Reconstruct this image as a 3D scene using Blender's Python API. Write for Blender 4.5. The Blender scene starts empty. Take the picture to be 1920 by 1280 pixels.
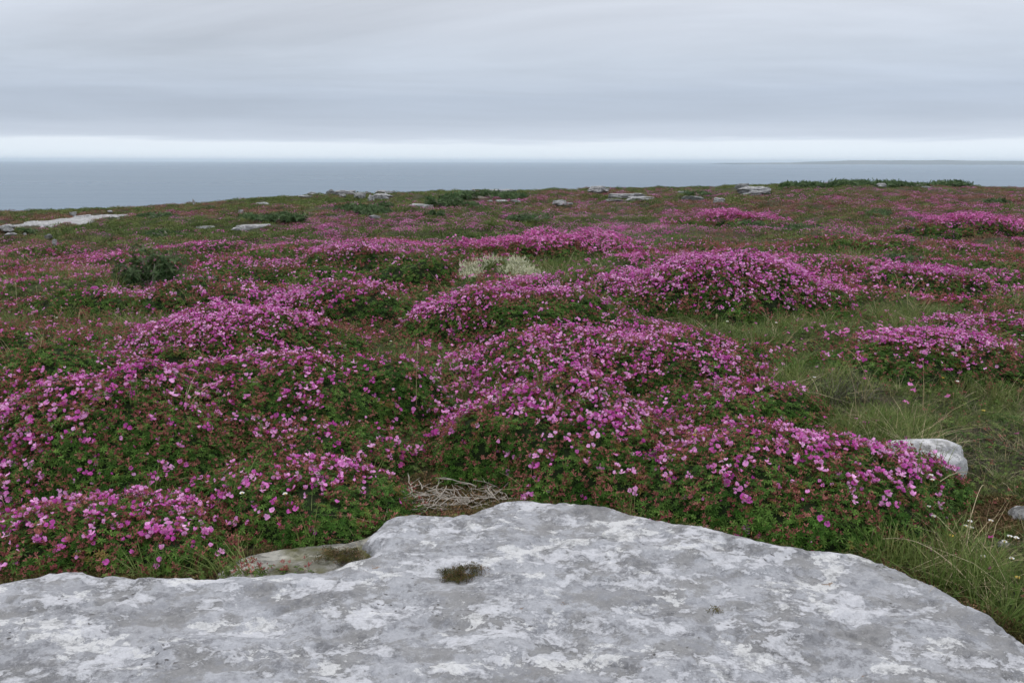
import bpy, math, random
import numpy as np
from mathutils import Vector

R = math.radians
sc = bpy.context.scene
col = sc.collection
rng = np.random.default_rng(7)
random.seed(7)

# ------------------------------------------------------------------ camera
CAM_H = 1.42
PITCH = R(12.74)
FPX = 1493.0            # focal length in pixels of the 1920 px wide photograph
cam_d = bpy.data.cameras.new('camera'); cam = bpy.data.objects.new('camera', cam_d); col.objects.link(cam)
cam_d.sensor_width = 36; cam_d.lens = 36 * FPX / 1920
cam_d.clip_start = 0.05; cam_d.clip_end = 120000
cam.location = (0, 0, CAM_H)
from mathutils import Matrix
cam.matrix_world = Matrix.Translation((0, 0, CAM_H)) @ Matrix.Rotation(math.pi/2 - PITCH, 4, 'X') @ Matrix.Rotation(R(0.12), 4, 'Z')
sc.camera = cam

# ------------------------------------------------------------------ world: overcast sky
def nd(nt, t, **kw):
    n = nt.nodes.new(t)
    for k, v in kw.items():
        setattr(n, k, v)
    return n
def lk(nt, a, b): nt.links.new(a, b)
def mth(nt, op, a, b=None, c=None, clamp=False):
    n = nt.nodes.new('ShaderNodeMath'); n.operation = op; n.use_clamp = clamp
    for i, v in enumerate((a, b, c)):
        if v is None: continue
        if isinstance(v, (int, float)): n.inputs[i].default_value = v
        else: nt.links.new(v, n.inputs[i])
    return n.outputs[0]
def mixc(nt, f, a, b, blend='MIX'):
    n = nt.nodes.new('ShaderNodeMix'); n.data_type = 'RGBA'; n.blend_type = blend
    for s, v in ((0, f), (6, a), (7, b)):
        if isinstance(v, (int, float)): n.inputs[s].default_value = v
        elif isinstance(v, (tuple, list)): n.inputs[s].default_value = (*v[:3], 1)
        else: nt.links.new(v, n.inputs[s])
    return n.outputs[2]
def ramp(nt, f, stops, interp='LINEAR'):
    n = nt.nodes.new('ShaderNodeValToRGB'); n.color_ramp.interpolation = interp
    e = n.color_ramp.elements
    while len(e) < len(stops): e.new(0.5)
    for i, (p, c) in enumerate(stops):
        e[i].position = p; e[i].color = (*((c, c, c) if isinstance(c, (int, float)) else c), 1)
    nt.links.new(f, n.inputs[0]); return n.outputs[0]
def noise(nt, vec, scale, detail=4, rough=0.55, dist=0.0):
    n = nt.nodes.new('ShaderNodeTexNoise'); n.inputs['Scale'].default_value = scale
    n.inputs['Detail'].default_value = detail; n.inputs['Roughness'].default_value = rough
    n.inputs['Distortion'].default_value = dist
    if vec is not None: nt.links.new(vec, n.inputs['Vector'])
    return n.outputs[0]
def mapping(nt, vec, scale=(1, 1, 1), loc=(0, 0, 0), rot=(0, 0, 0)):
    n = nt.nodes.new('ShaderNodeMapping'); n.inputs['Scale'].default_value = scale
    n.inputs['Location'].default_value = loc; n.inputs['Rotation'].default_value = rot
    nt.links.new(vec, n.inputs[0]); return n.outputs[0]

SUN_EL, SUN_AZ = R(58), R(-35)      # soft brightness behind the cloud, up and slightly left
w = bpy.data.worlds.new('World'); sc.world = w; w.use_nodes = True
nt = w.node_tree; nt.nodes.clear()
out = nd(nt, 'ShaderNodeOutputWorld'); bg = nd(nt, 'ShaderNodeBackground')
sky = nd(nt, 'ShaderNodeTexSky', sky_type='NISHITA'); sky.sun_disc = False
sky.sun_elevation = SUN_EL; sky.sun_rotation = SUN_AZ
tc = nd(nt, 'ShaderNodeTexCoord')
sep = nd(nt, 'ShaderNodeSeparateXYZ'); lk(nt, tc.outputs['Generated'], sep.inputs[0])
X, Y, Z = sep.outputs
wob = noise(nt, mapping(nt, tc.outputs['Generated'], (2.2, 2.2, 45)), 1.6, 4, 0.55)
wob2 = noise(nt, mapping(nt, tc.outputs['Generated'], (7, 7, 160)), 1.5, 3, 0.6)
tilt = mth(nt, 'MULTIPLY', X, -0.006)
zz = mth(nt, 'ADD', Z, tilt)
zz = mth(nt, 'ADD', zz, mth(nt, 'MULTIPLY', mth(nt, 'SUBTRACT', wob, 0.5), 0.022))
zb = mth(nt, 'ADD', zz, mth(nt, 'MULTIPLY', mth(nt, 'SUBTRACT', wob2, 0.5), 0.006))
# cloud deck colour by elevation (radiance), square-root spaced so the horizon band has room
sq = mth(nt, 'SQRT', mth(nt, 'MAXIMUM', zb, 0.0))
deck = ramp(nt, sq, [
    (0.0, (0.80, 0.885, 0.96)), (0.120, (0.81, 0.885, 0.96)), (0.148, (0.79, 0.86, 0.94)),
    (0.158, (0.68, 0.75, 0.85)), (0.170, (0.585, 0.65, 0.755)), (0.200, (0.53, 0.595, 0.70)), (0.222, (0.475, 0.54, 0.645)),
    (0.27, (0.455, 0.52, 0.625)), (0.34, (0.585, 0.65, 0.75)), (0.43, (0.69, 0.735, 0.82)), (0.6, (0.82, 0.85, 0.92)), (1.0, (1.24, 1.24, 1.26))])
# soft large scale cloud structure on a plane overhead
inv = mth(nt, 'DIVIDE', 1.0, mth(nt, 'ADD', mth(nt, 'MAXIMUM', Z, 0.0), 0.10))
comb = nd(nt, 'ShaderNodeCombineXYZ')
lk(nt, mth(nt, 'MULTIPLY', X, inv), comb.inputs[0]); lk(nt, mth(nt, 'MULTIPLY', Y, inv), comb.inputs[1])
cl = noise(nt, mapping(nt, comb.outputs[0], (0.30, 0.55, 1), (3.1, 1.7, 0), (0, 0, R(18))), 1.0, 7, 0.58, 0.6)
cl2 = mth(nt, 'ADD', 1.0, mth(nt, 'MULTIPLY', mth(nt, 'SUBTRACT', cl, 0.5), 0.85))
side = mth(nt, 'ADD', 1.0, mth(nt, 'MULTIPLY', X, 0.10))
fade = ramp(nt, zz, [(0.0, 0.0), (0.03, 0.15), (0.10, 1.0)])
fac = mixc(nt, fade, (1, 1, 1), mth(nt, 'MULTIPLY', cl2, side))
deck = mixc(nt, 1.0, deck, fac, 'MULTIPLY')
scl = nd(nt, 'ShaderNodeVectorMath', operation='SCALE'); lk(nt, deck, scl.inputs[0]); scl.inputs['Scale'].default_value = 10.0
wcol = mixc(nt, 0.97, sky.outputs[0], scl.outputs[0])
lk(nt, wcol, bg.inputs[0]); bg.inputs[1].default_value = 0.1
lk(nt, bg.outputs[0], out.inputs[0])

sun_d = bpy.data.lights.new('sun', 'SUN'); sun_d.energy = 0.9; sun_d.angle = R(32); sun_d.color = (1, 0.97, 0.93)
sun = bpy.data.objects.new('sun', sun_d); col.objects.link(sun)
sdir = Vector((math.sin(SUN_AZ) * math.cos(SUN_EL), math.cos(SUN_AZ) * math.cos(SUN_EL), math.sin(SUN_EL)))
sun.rotation_euler = sdir.to_track_quat('Z', 'Y').to_euler(); sun.location = (0, 0, 20)

sc.view_settings.view_transform = 'Standard'; sc.view_settings.look = 'None'
sc.view_settings.exposure = 0.08; sc.view_settings.gamma = 1.0; sc.view_settings.use_curve_mapping = False
sc.render.engine = 'CYCLES'
sc.cycles.max_bounces = 5; sc.cycles.diffuse_bounces = 3; sc.cycles.glossy_bounces = 2
sc.cycles.transmission_bounces = 2; sc.cycles.volume_bounces = 1; sc.cycles.use_denoising = True

# ------------------------------------------------------------------ numpy helpers
def _h(ix, iy, s):
    n = (ix.astype(np.int64) * 374761393 + iy.astype(np.int64) * 668265263 + s * 1442695041) & 0xFFFFFFFF
    n = ((n ^ (n >> 13)) * 1274126177) & 0xFFFFFFFF
    n = ((n ^ (n >> 16)) * 2246822519) & 0xFFFFFFFF
    return ((n ^ (n >> 15)) & 0xFFFFFF) / float(0xFFFFFF)
def vn(x, y, s=0):
    x = np.asarray(x, float); y = np.asarray(y, float)
    ix = np.floor(x); iy = np.floor(y); fx = x - ix; fy = y - iy
    fx = fx*fx*fx*(fx*(fx*6-15)+10); fy = fy*fy*fy*(fy*(fy*6-15)+10)
    a = _h(ix, iy, s); b = _h(ix+1, iy, s); c = _h(ix, iy+1, s); d = _h(ix+1, iy+1, s)
    return (a*(1-fx)+b*fx)*(1-fy) + (c*(1-fx)+d*fx)*fy - 0.5
def fbm(x, y, s=0, o=4, g=0.5):
    t = 0; a = 1.0
    for i in range(o):
        t = t + a*vn(x*(2.03**i)+i*7.3, y*(2.03**i)-i*3.1, s+i); a *= g
    return t
def ss(a, b, x):
    t = np.clip((x-a)/(b-a), 0, 1); return t*t*(3-2*t)

cp, sp = math.cos(R(12.8)), math.sin(R(12.8))
def unproj(px, py, z=0.0):
    """ground point seen at a pixel of the 1920x1280 photograph, on the plane z"""
    u = (px-960)/FPX; v = -(py-640)/FPX
    d = (u, cp + v*sp, -sp + v*cp)
    t = (z-CAM_H)/d[2]
    return np.array([d[0]*t, d[1]*t])
def proj(x, y, z):
    dep = y*cp - (z-CAM_H)*sp; up = y*sp + (z-CAM_H)*cp
    dep = np.maximum(dep, 0.05)
    return 960 + FPX*x/dep, 640 - FPX*up/dep

# ------------------------------------------------------------------ foreground slab outline
edge_px = [(-700, 1085), (-300, 1100), (-60, 1096), (0, 1092), (60, 1082), (120, 1068), (150, 1066), (230, 1077), (330, 1078), (450, 1073), (560, 1070),
           (640, 1058), (688, 1044), (690, 1030), (672, 1014), (690, 996), (730, 976), (780, 972), (840, 974), (900, 960),
           (970, 948), (1060, 950), (1150, 960), (1230, 984), (1300, 1000), (1400, 1020), (1500, 1033), (1600, 1042), (1680, 1066),
           (1760, 1104), (1840, 1146), (1925, 1194), (2060, 1290), (2300, 1480)]
poly = [tuple(unproj(x, y, 0.0)) for x, y in edge_px]
poly += [(2.25, 0.3), (1.9, -1.4), (-1.0, -1.9), (-3.3, -1.5), (-4.0, 1.0)]
P = np.array(poly)
def smooth_closed(P, n=6):
    out = []
    N = len(P)
    for i in range(N):
        p0, p1, p2, p3 = P[i-1], P[i], P[(i+1) % N], P[(i+2) % N]
        for k in range(n):
            t = k/n
            out.append(0.5*((2*p1)+(-p0+p2)*t+(2*p0-5*p1+4*p2-p3)*t*t+(-p0+3*p1-3*p2+p3)*t**3))
    return np.array(out)
PS = smooth_closed(P)
def sdist(x, y, PS):
    """positive inside"""
    d = np.full(x.shape, 1e9); ins = np.zeros(x.shape, bool)
    N = len(PS)
    for i in range(N):
        ax, ay = PS[i]; bx, by = PS[(i+1) % N]
        ex, ey = bx-ax, by-ay; L = ex*ex+ey*ey+1e-12
        t = np.clip(((x-ax)*ex+(y-ay)*ey)/L, 0, 1)
        d = np.minimum(d, (x-ax-t*ex)**2+(y-ay-t*ey)**2)
        c = ((ay > y) != (by > y))
        xi = (bx-ax)*(y-ay)/((by-ay) if abs(by-ay) > 1e-9 else 1e-9)+ax
        ins ^= c & (x < xi)
    return np.where(ins, 1, -1)*np.sqrt(d)
SX = np.arange(-4.3, 2.75, 0.05); SY = np.arange(-2.2, 3.9, 0.05)
SG = sdist(*np.meshgrid(SX, SY), PS)
def slab_sd(x, y):
    fx = (np.asarray(x)-SX[0])/0.05; fy = (np.asarray(y)-SY[0])/0.05
    o = (fx < 0) | (fy < 0) | (fx > len(SX)-2) | (fy > len(SY)-2)
    fx = np.clip(fx, 0, len(SX)-2.001); fy = np.clip(fy, 0, len(SY)-2.001)
    ix = fx.astype(int); iy = fy.astype(int); fx = fx-ix; fy = fy-iy
    v = (SG[iy, ix]*(1-fx)+SG[iy, ix+1]*fx)*(1-fy)+(SG[iy+1, ix]*(1-fx)+SG[iy+1, ix+1]*fx)*fy
    return np.where(o, -1.0, v)

# ------------------------------------------------------------------ terrain height
sky_px = np.array([-900, -300, 0, 200, 400, 500, 620, 760, 900, 1100, 1300, 1400, 1480, 1600, 1720, 1800, 1920, 2300, 2900])
sky_py = np.array([428, 418, 405, 395, 382, 374, 367, 363, 359, 355, 352, 348, 344, 342, 343, 348, 350, 356, 364])
sky_d = np.array([34, 36, 38, 40, 44, 46, 50, 54, 58, 62, 64, 66, 66, 66, 66, 66, 64, 60, 56])
_v = -(sky_py-640)/FPX; _u = (sky_px-960)/FPX
_dy = cp+_v*sp; _ut = _u/_dy
_ze = CAM_H + sky_d*(-sp+_v*cp)/_dy
def hummock(x, y):
    """low heath cushions: returns height 0..1, random id, for a jittered cell grid"""
    C = 1.5
    best = np.zeros(np.shape(x)); bid = np.zeros(np.shape(x))
    gx = np.floor(x/C); gy = np.floor(y/C)
    for i in (-1, 0, 1):
        for j in (-1, 0, 1):
            cx = gx+i; cy = gy+j
            px = (cx+0.15+0.7*_h(cx, cy, 11))*C; py = (cy+0.15+0.7*_h(cx, cy, 12))*C
            r = 0.5+0.8*_h(cx, cy, 13); a = _h(cx, cy, 14)*math.pi; hh = 0.35+0.65*_h(cx, cy, 15)
            dx = x-px; dy = y-py
            ux = dx*np.cos(a)+dy*np.sin(a); uy = -dx*np.sin(a)+dy*np.cos(a)
            d = (ux/r)**2+(uy/(r*0.65))**2
            v = hh*np.clip(1-d, 0, 1)**0.75
            m = v > best
            best = np.where(m, v, best); bid = np.where(m, _h(cx, cy, 16), bid)
    return best, bid
def Hg(x, y):
    x = np.asarray(x, float); y = np.asarray(y, float)
    u = x/np.maximum(y, 4.0)
    ye = np.interp(u, _ut, sky_d); ze = np.interp(u, _ut, _ze)
    t = np.clip(y/ye, 0, 1)
    z = ze*t**1.25
    over = np.maximum(y-ye, 0)
    z = z - 0.02*np.minimum(over, 10)**2 - 0.42*np.maximum(over-10, 0)
    far = ss(3, 14, y)
    z = z + far*(0.10+0.10*ss(10, 30, y))*fbm(x/4.5, y/4.5, 3, 3)*(1-0.6*ss(ye*0.75, ye, y))
    hm, _ = hummock(x, y)
    z = z + hm*(0.05*ss(2.8, 4, y)+0.13*ss(5.5, 11, y))
    z = z + 0.05*fbm(x/0.8, y/0.8, 21, 3)*ss(2.2, 4, y)
    z = z - 0.03
    s = slab_sd(x, y)
    z = np.where(s > -0.3, z*(1-ss(-0.3, 0, s)) + (-0.035)*ss(-0.3, 0, s), z)
    z = z - 0.25*ss(0.02, 0.2, s)
    return z

# ------------------------------------------------------------------ mesh / object helpers
def link(o, parent=None):
    col.objects.link(o)
    if parent is not None: o.parent = parent
    return o
def mesh_np(name, V, F, mats=(), mi=None, smooth=False):
    me = bpy.data.meshes.new(name)
    V = np.asarray(V, np.float32)
    if isinstance(F, np.ndarray):
        n = len(F); k = F.shape[1]
        me.vertices.add(len(V)); me.vertices.foreach_set('co', V.ravel())
        me.loops.add(n*k); me.loops.foreach_set('vertex_index', F.astype(np.int32).ravel())
        me.polygons.add(n); me.polygons.foreach_set('loop_start', np.arange(0, n*k, k, dtype=np.int32))
    else:
        me.from_pydata([tuple(map(float, v)) for v in V], [], F)
    for m in mats: me.materials.append(m)
    if mi is not None: me.polygons.foreach_set('material_index', np.asarray(mi, np.int32))
    me.polygons.foreach_set('use_smooth', np.full(len(me.polygons), smooth))
    me.update(calc_edges=True); me.validate()
    return me
def obj(name, me, parent=None, loc=None):
    o = bpy.data.objects.new(name, me)
    if loc is not None: o.location = loc
    return link(o, parent)
def tag(o, label=None, cat=None, group=None, kind=None):
    if label: o['label'] = label
    if cat: o['category'] = cat
    if group: o['group'] = group
    if kind: o['kind'] = kind
    return o
def thing(name, label, cat, loc, group=None):
    o = bpy.data.objects.new(name, None); link(o); o.location = [float(v) for v in loc]
    o.empty_display_size = 0.1
    return tag(o, label, cat, group)
class MB:
    def __init__(s): s.V = []; s.F = []; s.M = []
    def poly(s, pts, m=0):
        b = len(s.V); s.V += [tuple(map(float, p)) for p in pts]; s.F.append(tuple(range(b, b+len(pts)))); s.M.append(m)
    def fan(s, c, rim, m=0):
        b = len(s.V); s.V.append(tuple(map(float, c))); s.V += [tuple(map(float, p)) for p in rim]
        for i in range(len(rim)-1): s.F.append((b, b+1+i, b+2+i)); s.M.append(m)
    def tube(s, pts, rads, m=0, n=4, cap=True):
        pts = [Vector(p) for p in pts]; b = len(s.V)
        for i, p in enumerate(pts):
            d = (pts[min(i+1, len(pts)-1)]-pts[max(i-1, 0)]).normalized()
            a = d.orthogonal().normalized(); c = d.cross(a)
            for k in range(n):
                t = 2*math.pi*k/n
                q = p+(a*math.cos(t)+c*math.sin(t))*rads[i]; s.V.append(tuple(q))
        for i in range(len(pts)-1):
            for k in range(n):
                s.F.append((b+i*n+k, b+i*n+(k+1) % n, b+(i+1)*n+(k+1) % n, b+(i+1)*n+k)); s.M.append(m)
        if cap: s.F.append(tuple(b+(len(pts)-1)*n+k for k in range(n))); s.M.append(m)
    def mesh(s, name, mats, smooth=False): return mesh_np(name, s.V, s.F, mats, s.M, smooth)

# ------------------------------------------------------------------ materials
def newmat(name):
    m = bpy.data.materials.new(name); m.use_nodes = True; nt = m.node_tree
    p = nt.nodes['Principled BSDF']; p.inputs['Specular IOR Level'].default_value = 0.25
    return m, nt, p
def leafy(name, dark, mid, light, rough=0.6, trans=0.15, scale=1.3, spec=0.25, dry=None, fine=45.0, var=0.35):
    """plant material: colour varies per piece and in patches over the ground"""
    m, nt, p = newmat(name)
    oi = nd(nt, 'ShaderNodeObjectInfo'); geo = nd(nt, 'ShaderNodeNewGeometry')
    n1 = noise(nt, geo.outputs['Position'], scale, 3)
    c = mixc(nt, ramp(nt, n1, [(0.35, 0.0), (0.65, 1.0)]), dark, mid)
    c = mixc(nt, ramp(nt, oi.outputs['Random'], [(0.25, 0.0), (0.95, 1.0)]), c, light)
    fv = noise(nt, geo.outputs['Position'], fine, 2)
    c = mixc(nt, 1.0, c, ramp(nt, fv, [(0.30, 1-var), (0.70, 1+var)]), 'MULTIPLY')
    if dry:
        n2 = noise(nt, geo.outputs['Position'], 14.0, 2)
        c = mixc(nt, ramp(nt, n2, [(0.62, 0.0), (0.68, 0.7)]), c, dry)
    lk(nt, c, p.inputs['Base Color']); p.inputs['Roughness'].default_value = rough
    p.inputs['Specular IOR Level'].default_value = spec
    if trans:
        tr = nd(nt, 'ShaderNodeBsdfTranslucent'); lk(nt, c, tr.inputs[0])
        mx = nd(nt, 'ShaderNodeMixShader'); mx.inputs[0].default_value = trans
        lk(nt, p.outputs[0], mx.inputs[1]); lk(nt, tr.outputs[0], mx.inputs[2])
        lk(nt, mx.outputs[0], nt.nodes['Material Output'].inputs[0])
    return m
M_leaf = leafy('cranesbill_leaf', (0.028, 0.082, 0.011), (0.056, 0.145, 0.018), (0.140, 0.250, 0.050), 0.5, spec=0.16, var=0.5, dry=(0.30, 0.17, 0.06))
M_leaf2 = leafy('low_leaf', (0.048, 0.100, 0.020), (0.090, 0.155, 0.030), (0.155, 0.215, 0.060), 0.55, scale=0.9, spec=0.16, var=0.5, dry=(0.30, 0.20, 0.09))
M_stem = leafy('leaf_stem', (0.06, 0.05, 0.02), (0.09, 0.06, 0.03), (0.12, 0.06, 0.04), trans=0)
M_bud = leafy('red_bud', (0.19, 0.050, 0.045), (0.30, 0.080, 0.085), (0.42, 0.17, 0.14), 0.6, 0.2, 3.0)
M_petal = leafy('pink_petal', (0.52, 0.060, 0.37), (0.71, 0.165, 0.57), (0.93, 0.52, 0.85), 0.5, 0.3, 2.0, fine=38, var=0.3)
M_petal_far = leafy('far_pink_petal', (0.50, 0.060, 0.30), (0.63, 0.115, 0.44), (0.82, 0.33, 0.68), 0.55, 0.25, 0.6, fine=12, var=0.3)
M_grass = leafy('grass_blade', (0.070, 0.125, 0.024), (0.125, 0.195, 0.040), (0.22, 0.25, 0.085), 0.55, 0.25, 1.1)
M_straw = leafy('dry_grass', (0.26, 0.20, 0.10), (0.38, 0.30, 0.17), (0.52, 0.44, 0.29), 0.6, 0.15, 2.0)
M_farleaf = leafy('far_heath_leaf', (0.055, 0.100, 0.022), (0.110, 0.155, 0.038), (0.175, 0.205, 0.062), 0.65, 0.15, 0.35, fine=5)
M_farbrown = leafy('far_heath_brown', (0.15, 0.080, 0.050), (0.21, 0.105, 0.070), (0.28, 0.15, 0.105), 0.65, 0.1, 0.4, fine=5)
M_juni = leafy('juniper_needle', (0.034, 0.080, 0.022), (0.060, 0.125, 0.034), (0.15, 0.22, 0.10), 0.55, 0.1, 1.5, fine=9)
M_cream = leafy('cream_flower', (0.50, 0.50, 0.33), (0.62, 0.62, 0.44), (0.78, 0.78, 0.62), 0.6, 0.2, 3.0)
M_white = leafy('white_petal', (0.70, 0.70, 0.68), (0.76, 0.76, 0.74), (0.8, 0.8, 0.8), 0.5, 0.2)
M_yellow = leafy('yellow_petal', (0.55, 0.36, 0.03), (0.65, 0.45, 0.05), (0.7, 0.55, 0.12), 0.5, 0.2)
M_greyheath = leafy('grey_heath', (0.055, 0.05, 0.035), (0.09, 0.08, 0.06), (0.14, 0.125, 0.10), 0.7, 0.05, 3.0)
M_twig, _nt, _p = newmat('dead_twig')
_c = mixc(_nt, noise(_nt, nd(_nt, 'ShaderNodeTexCoord').outputs['Object'], 60, 3), (0.20, 0.16, 0.12), (0.66, 0.62, 0.56))
lk(_nt, _c, _p.inputs['Base Color']); _p.inputs['Roughness'].default_value = 0.8

def soil_mat():
    m, nt, p = newmat('heath_soil')
    geo = nd(nt, 'ShaderNodeNewGeometry').outputs['Position']
    c = mixc(nt, ramp(nt, noise(nt, geo, 0.7, 5), [(0.35, 0), (0.65, 1)]), (0.035, 0.045, 0.018), (0.060, 0.060, 0.026))
    c = mixc(nt, ramp(nt, noise(nt, geo, 5, 6, 0.65), [(0.45, 0), (0.7, 1)]), c, (0.045, 0.030, 0.018))
    lk(nt, c, p.inputs['Base Color']); p.inputs['Roughness'].default_value = 0.95
    b = nd(nt, 'ShaderNodeBump'); b.inputs['Strength'].default_value = 0.8; b.inputs['Distance'].default_value = 0.03
    lk(nt, noise(nt, geo, 30, 5, 0.65), b.inputs['Height']); lk(nt, b.outputs[0], p.inputs['Normal'])
    return m
M_soil = soil_mat()
M_core, _nt, _p = newmat('cushion_core_shade')
_c = mixc(_nt, noise(_nt, nd(_nt, 'ShaderNodeNewGeometry').outputs['Position'], 25, 4), (0.010, 0.018, 0.006), (0.024, 0.038, 0.012))  # near-black green: shade between the leaves painted into the core colour
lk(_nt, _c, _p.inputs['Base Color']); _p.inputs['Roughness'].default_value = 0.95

def rock_mat(name, big=False, moss=0.0, tint=(1, 1, 1), light=1.0):
    m, nt, p = newmat(name)
    tcn = nd(nt, 'ShaderNodeTexCoord'); geo = nd(nt, 'ShaderNodeNewGeometry')
    v = geo.outputs['Position']
    s = 1.0 if big else 1.6
    def C(a): return tuple(light*a[i]*tint[i] for i in range(3))
    def N_(sc_, dt, ro, loc, an=1.35, rot=-12, di=0.15): return noise(nt, mapping(nt, v, (1.0, an, 1.2), loc, (0, 0, R(rot))), sc_*s, dt, ro, di)
    grain = noise(nt, v, 75*s, 6, 0.8); g2 = noise(nt, v, 24*s, 8, 0.75)
    n1 = N_(4.8, 12, 0.74, (0, 0, 0)); n2 = N_(8.5, 12, 0.76, (4, 1, 2), 1.2, 20); n5 = N_(4.8, 12, 0.70, (5, 3, 1), 1.6, 8); n6 = N_(4.6, 12, 0.78, (9, 2, 4), 1.4, -20)
    n4 = N_(0.9, 3, 0.5, (7, 7, 7))
    c = mixc(nt, ramp(nt, n4, [(0.4, 0), (0.6, 1)]), C((0.42, 0.42, 0.425)), C((0.49, 0.495, 0.51)))
    c = mixc(nt, ramp(nt, g2, [(0.42, 0.55), (0.60, 0)]), c, C((0.33, 0.335, 0.35)))
    # bare warm grey stone where the lichen is thin
    c = mixc(nt, ramp(nt, n1, [(0.490, 0), (0.520, 0.7), (0.60, 0.9)]), c, C((0.25, 0.245, 0.235)))
    # blue grey film
    c = mixc(nt, ramp(nt, n2, [(0.525, 0), (0.56, 0.6)]), c, C((0.29, 0.295, 0.31)))
    # crusty white patches with ragged edges
    c = mixc(nt, ramp(nt, n5, [(0.528, 0), (0.542, 0.62), (0.60, 0.92)]), c, C((0.61, 0.61, 0.62)))
    c = mixc(nt, ramp(nt, N_(5.2, 12, 0.72, (2, 8, 5), 1.5, 30), [(0.575, 0), (0.585, 0.8)]), c, C((0.70, 0.695, 0.67)))
    # dark lichen crust, grainy
    gate = ramp(nt, n6, [(0.48, 0), (0.57, 1)]); gr = ramp(nt, g2, [(0.46, 0), (0.56, 1)])
    dk = mth(nt, 'MULTIPLY', gate, gr)
    c = mixc(nt, mth(nt, 'MULTIPLY', dk, 0.70), c, C((0.15, 0.15, 0.155)))
    c = mixc(nt, ramp(nt, grain, [(0.36, 0.35), (0.50, 0)]), c, C((0.22, 0.22, 0.225)))
    c = mixc(nt, ramp(nt, grain, [(0.55, 0), (0.68, 0.30)]), c, C((0.74, 0.74, 0.74)))
    # black pits and flecks
    vo = nd(nt, 'ShaderNodeTexVoronoi'); vo.inputs['Scale'].default_value = 34*s
    wv = nd(nt, 'ShaderNodeVectorMath', operation='ADD'); lk(nt, mapping(nt, v, (1, 1.5, 1)), wv.inputs[0])
    nz = nd(nt, 'ShaderNodeTexNoise'); nz.inputs['Scale'].default_value = 60; lk(nt, v, nz.inputs['Vector'])
    sc2 = nd(nt, 'ShaderNodeVectorMath', operation='SCALE'); sc2.inputs['Scale'].default_value = 0.03; lk(nt, nz.outputs['Color'], sc2.inputs[0]); lk(nt, sc2.outputs[0], wv.inputs[1])
    lk(nt, wv.outputs[0], vo.inputs['Vector'])
    pit = mth(nt, 'MULTIPLY', ramp(nt, vo.outputs['Distance'], [(0.12, 1), (0.26, 0)]), ramp(nt, noise(nt, v, 4.2*s, 4), [(0.56, 0), (0.62, 1)]))
    c = mixc(nt, mth(nt, 'MULTIPLY', pit, 0.8), c, C((0.08, 0.07, 0.06)))
    # rusty brown spots
    n7 = N_(8.5, 8, 0.74, (1, 8, 3))
    c = mixc(nt, ramp(nt, n7, [(0.665, 0), (0.69, 0.75)]), c, C((0.22, 0.135, 0.07)))
    n3 = g2
    if moss:
        n8 = noise(nt, v, 3.5, 6, 0.6)
        c = mixc(nt, ramp(nt, n8, [(0.6-moss*0.25, 0), (0.72-moss*0.25, 1)]), c, (0.12, 0.12, 0.05))
    lk(nt, c, p.inputs['Base Color']); p.inputs['Roughness'].default_value = 0.82
    p.inputs['Specular IOR Level'].default_value = 0.2
    h = mth(nt, 'ADD', mth(nt, 'MULTIPLY', n2, 0.7), mth(nt, 'MULTIPLY', n3, 0.45))
    h = mth(nt, 'ADD', h, mth(nt, 'MULTIPLY', ramp(nt, n5, [(0.515, 0), (0.535, 1)]), 0.10))
    h = mth(nt, 'SUBTRACT', h, mth(nt, 'MULTIPLY', pit, 0.35))
    h = mth(nt, 'ADD', h, mth(nt, 'MULTIPLY', noise(nt, v, 120, 3, 0.6), 0.08))
    h = mth(nt, 'SUBTRACT', h, mth(nt, 'MULTIPLY', dk, 0.10))
    b = nd(nt, 'ShaderNodeBump'); b.inputs['Strength'].default_value = 0.8; b.inputs['Distance'].default_value = 0.022
    lk(nt, h, b.inputs['Height']); lk(nt, b.outputs[0], p.inputs['Normal'])
    return m
M_slab = rock_mat('lichened_limestone', True, tint=(0.985, 1.0, 1.045), light=1.03)
M_ledge = rock_mat('mossy_limestone', True, moss=0.55, tint=(0.92, 0.9, 0.8), light=0.8)
M_rock = rock_mat('pale_limestone', False, light=0.90)
M_white_rock = rock_mat('white_limestone', False, light=1.22)
M_rockdk = rock_mat('dark_limestone', False, tint=(0.8, 0.82, 0.8), light=0.62)

# ------------------------------------------------------------------ structure: ground, sea, headland, haze
yy = np.concatenate([np.linspace(-3, 2.4, 28), 2.4*np.exp(np.linspace(0.012, math.log(175/2.4), 350))])
uu = np.linspace(-1.25, 1.25, 400)
U, Yg = np.meshgrid(uu, yy); Xg = U*(Yg*0.82+6.0)
Zg = np.maximum(Hg(Xg, Yg), -46)
ny, nx = Xg.shape
idx = np.arange(ny*nx).reshape(ny, nx)
Fq = np.stack([idx[:-1, :-1], idx[:-1, 1:], idx[1:, 1:], idx[1:, :-1]], -1).reshape(-1, 4)
ground = obj('ground', mesh_np('ground', np.stack([Xg, Yg, Zg], -1).reshape(-1, 3), Fq, [M_soil], smooth=True)); tag(ground, 'dark heath soil under the flowering cushions and grass', kind='structure')

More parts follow.
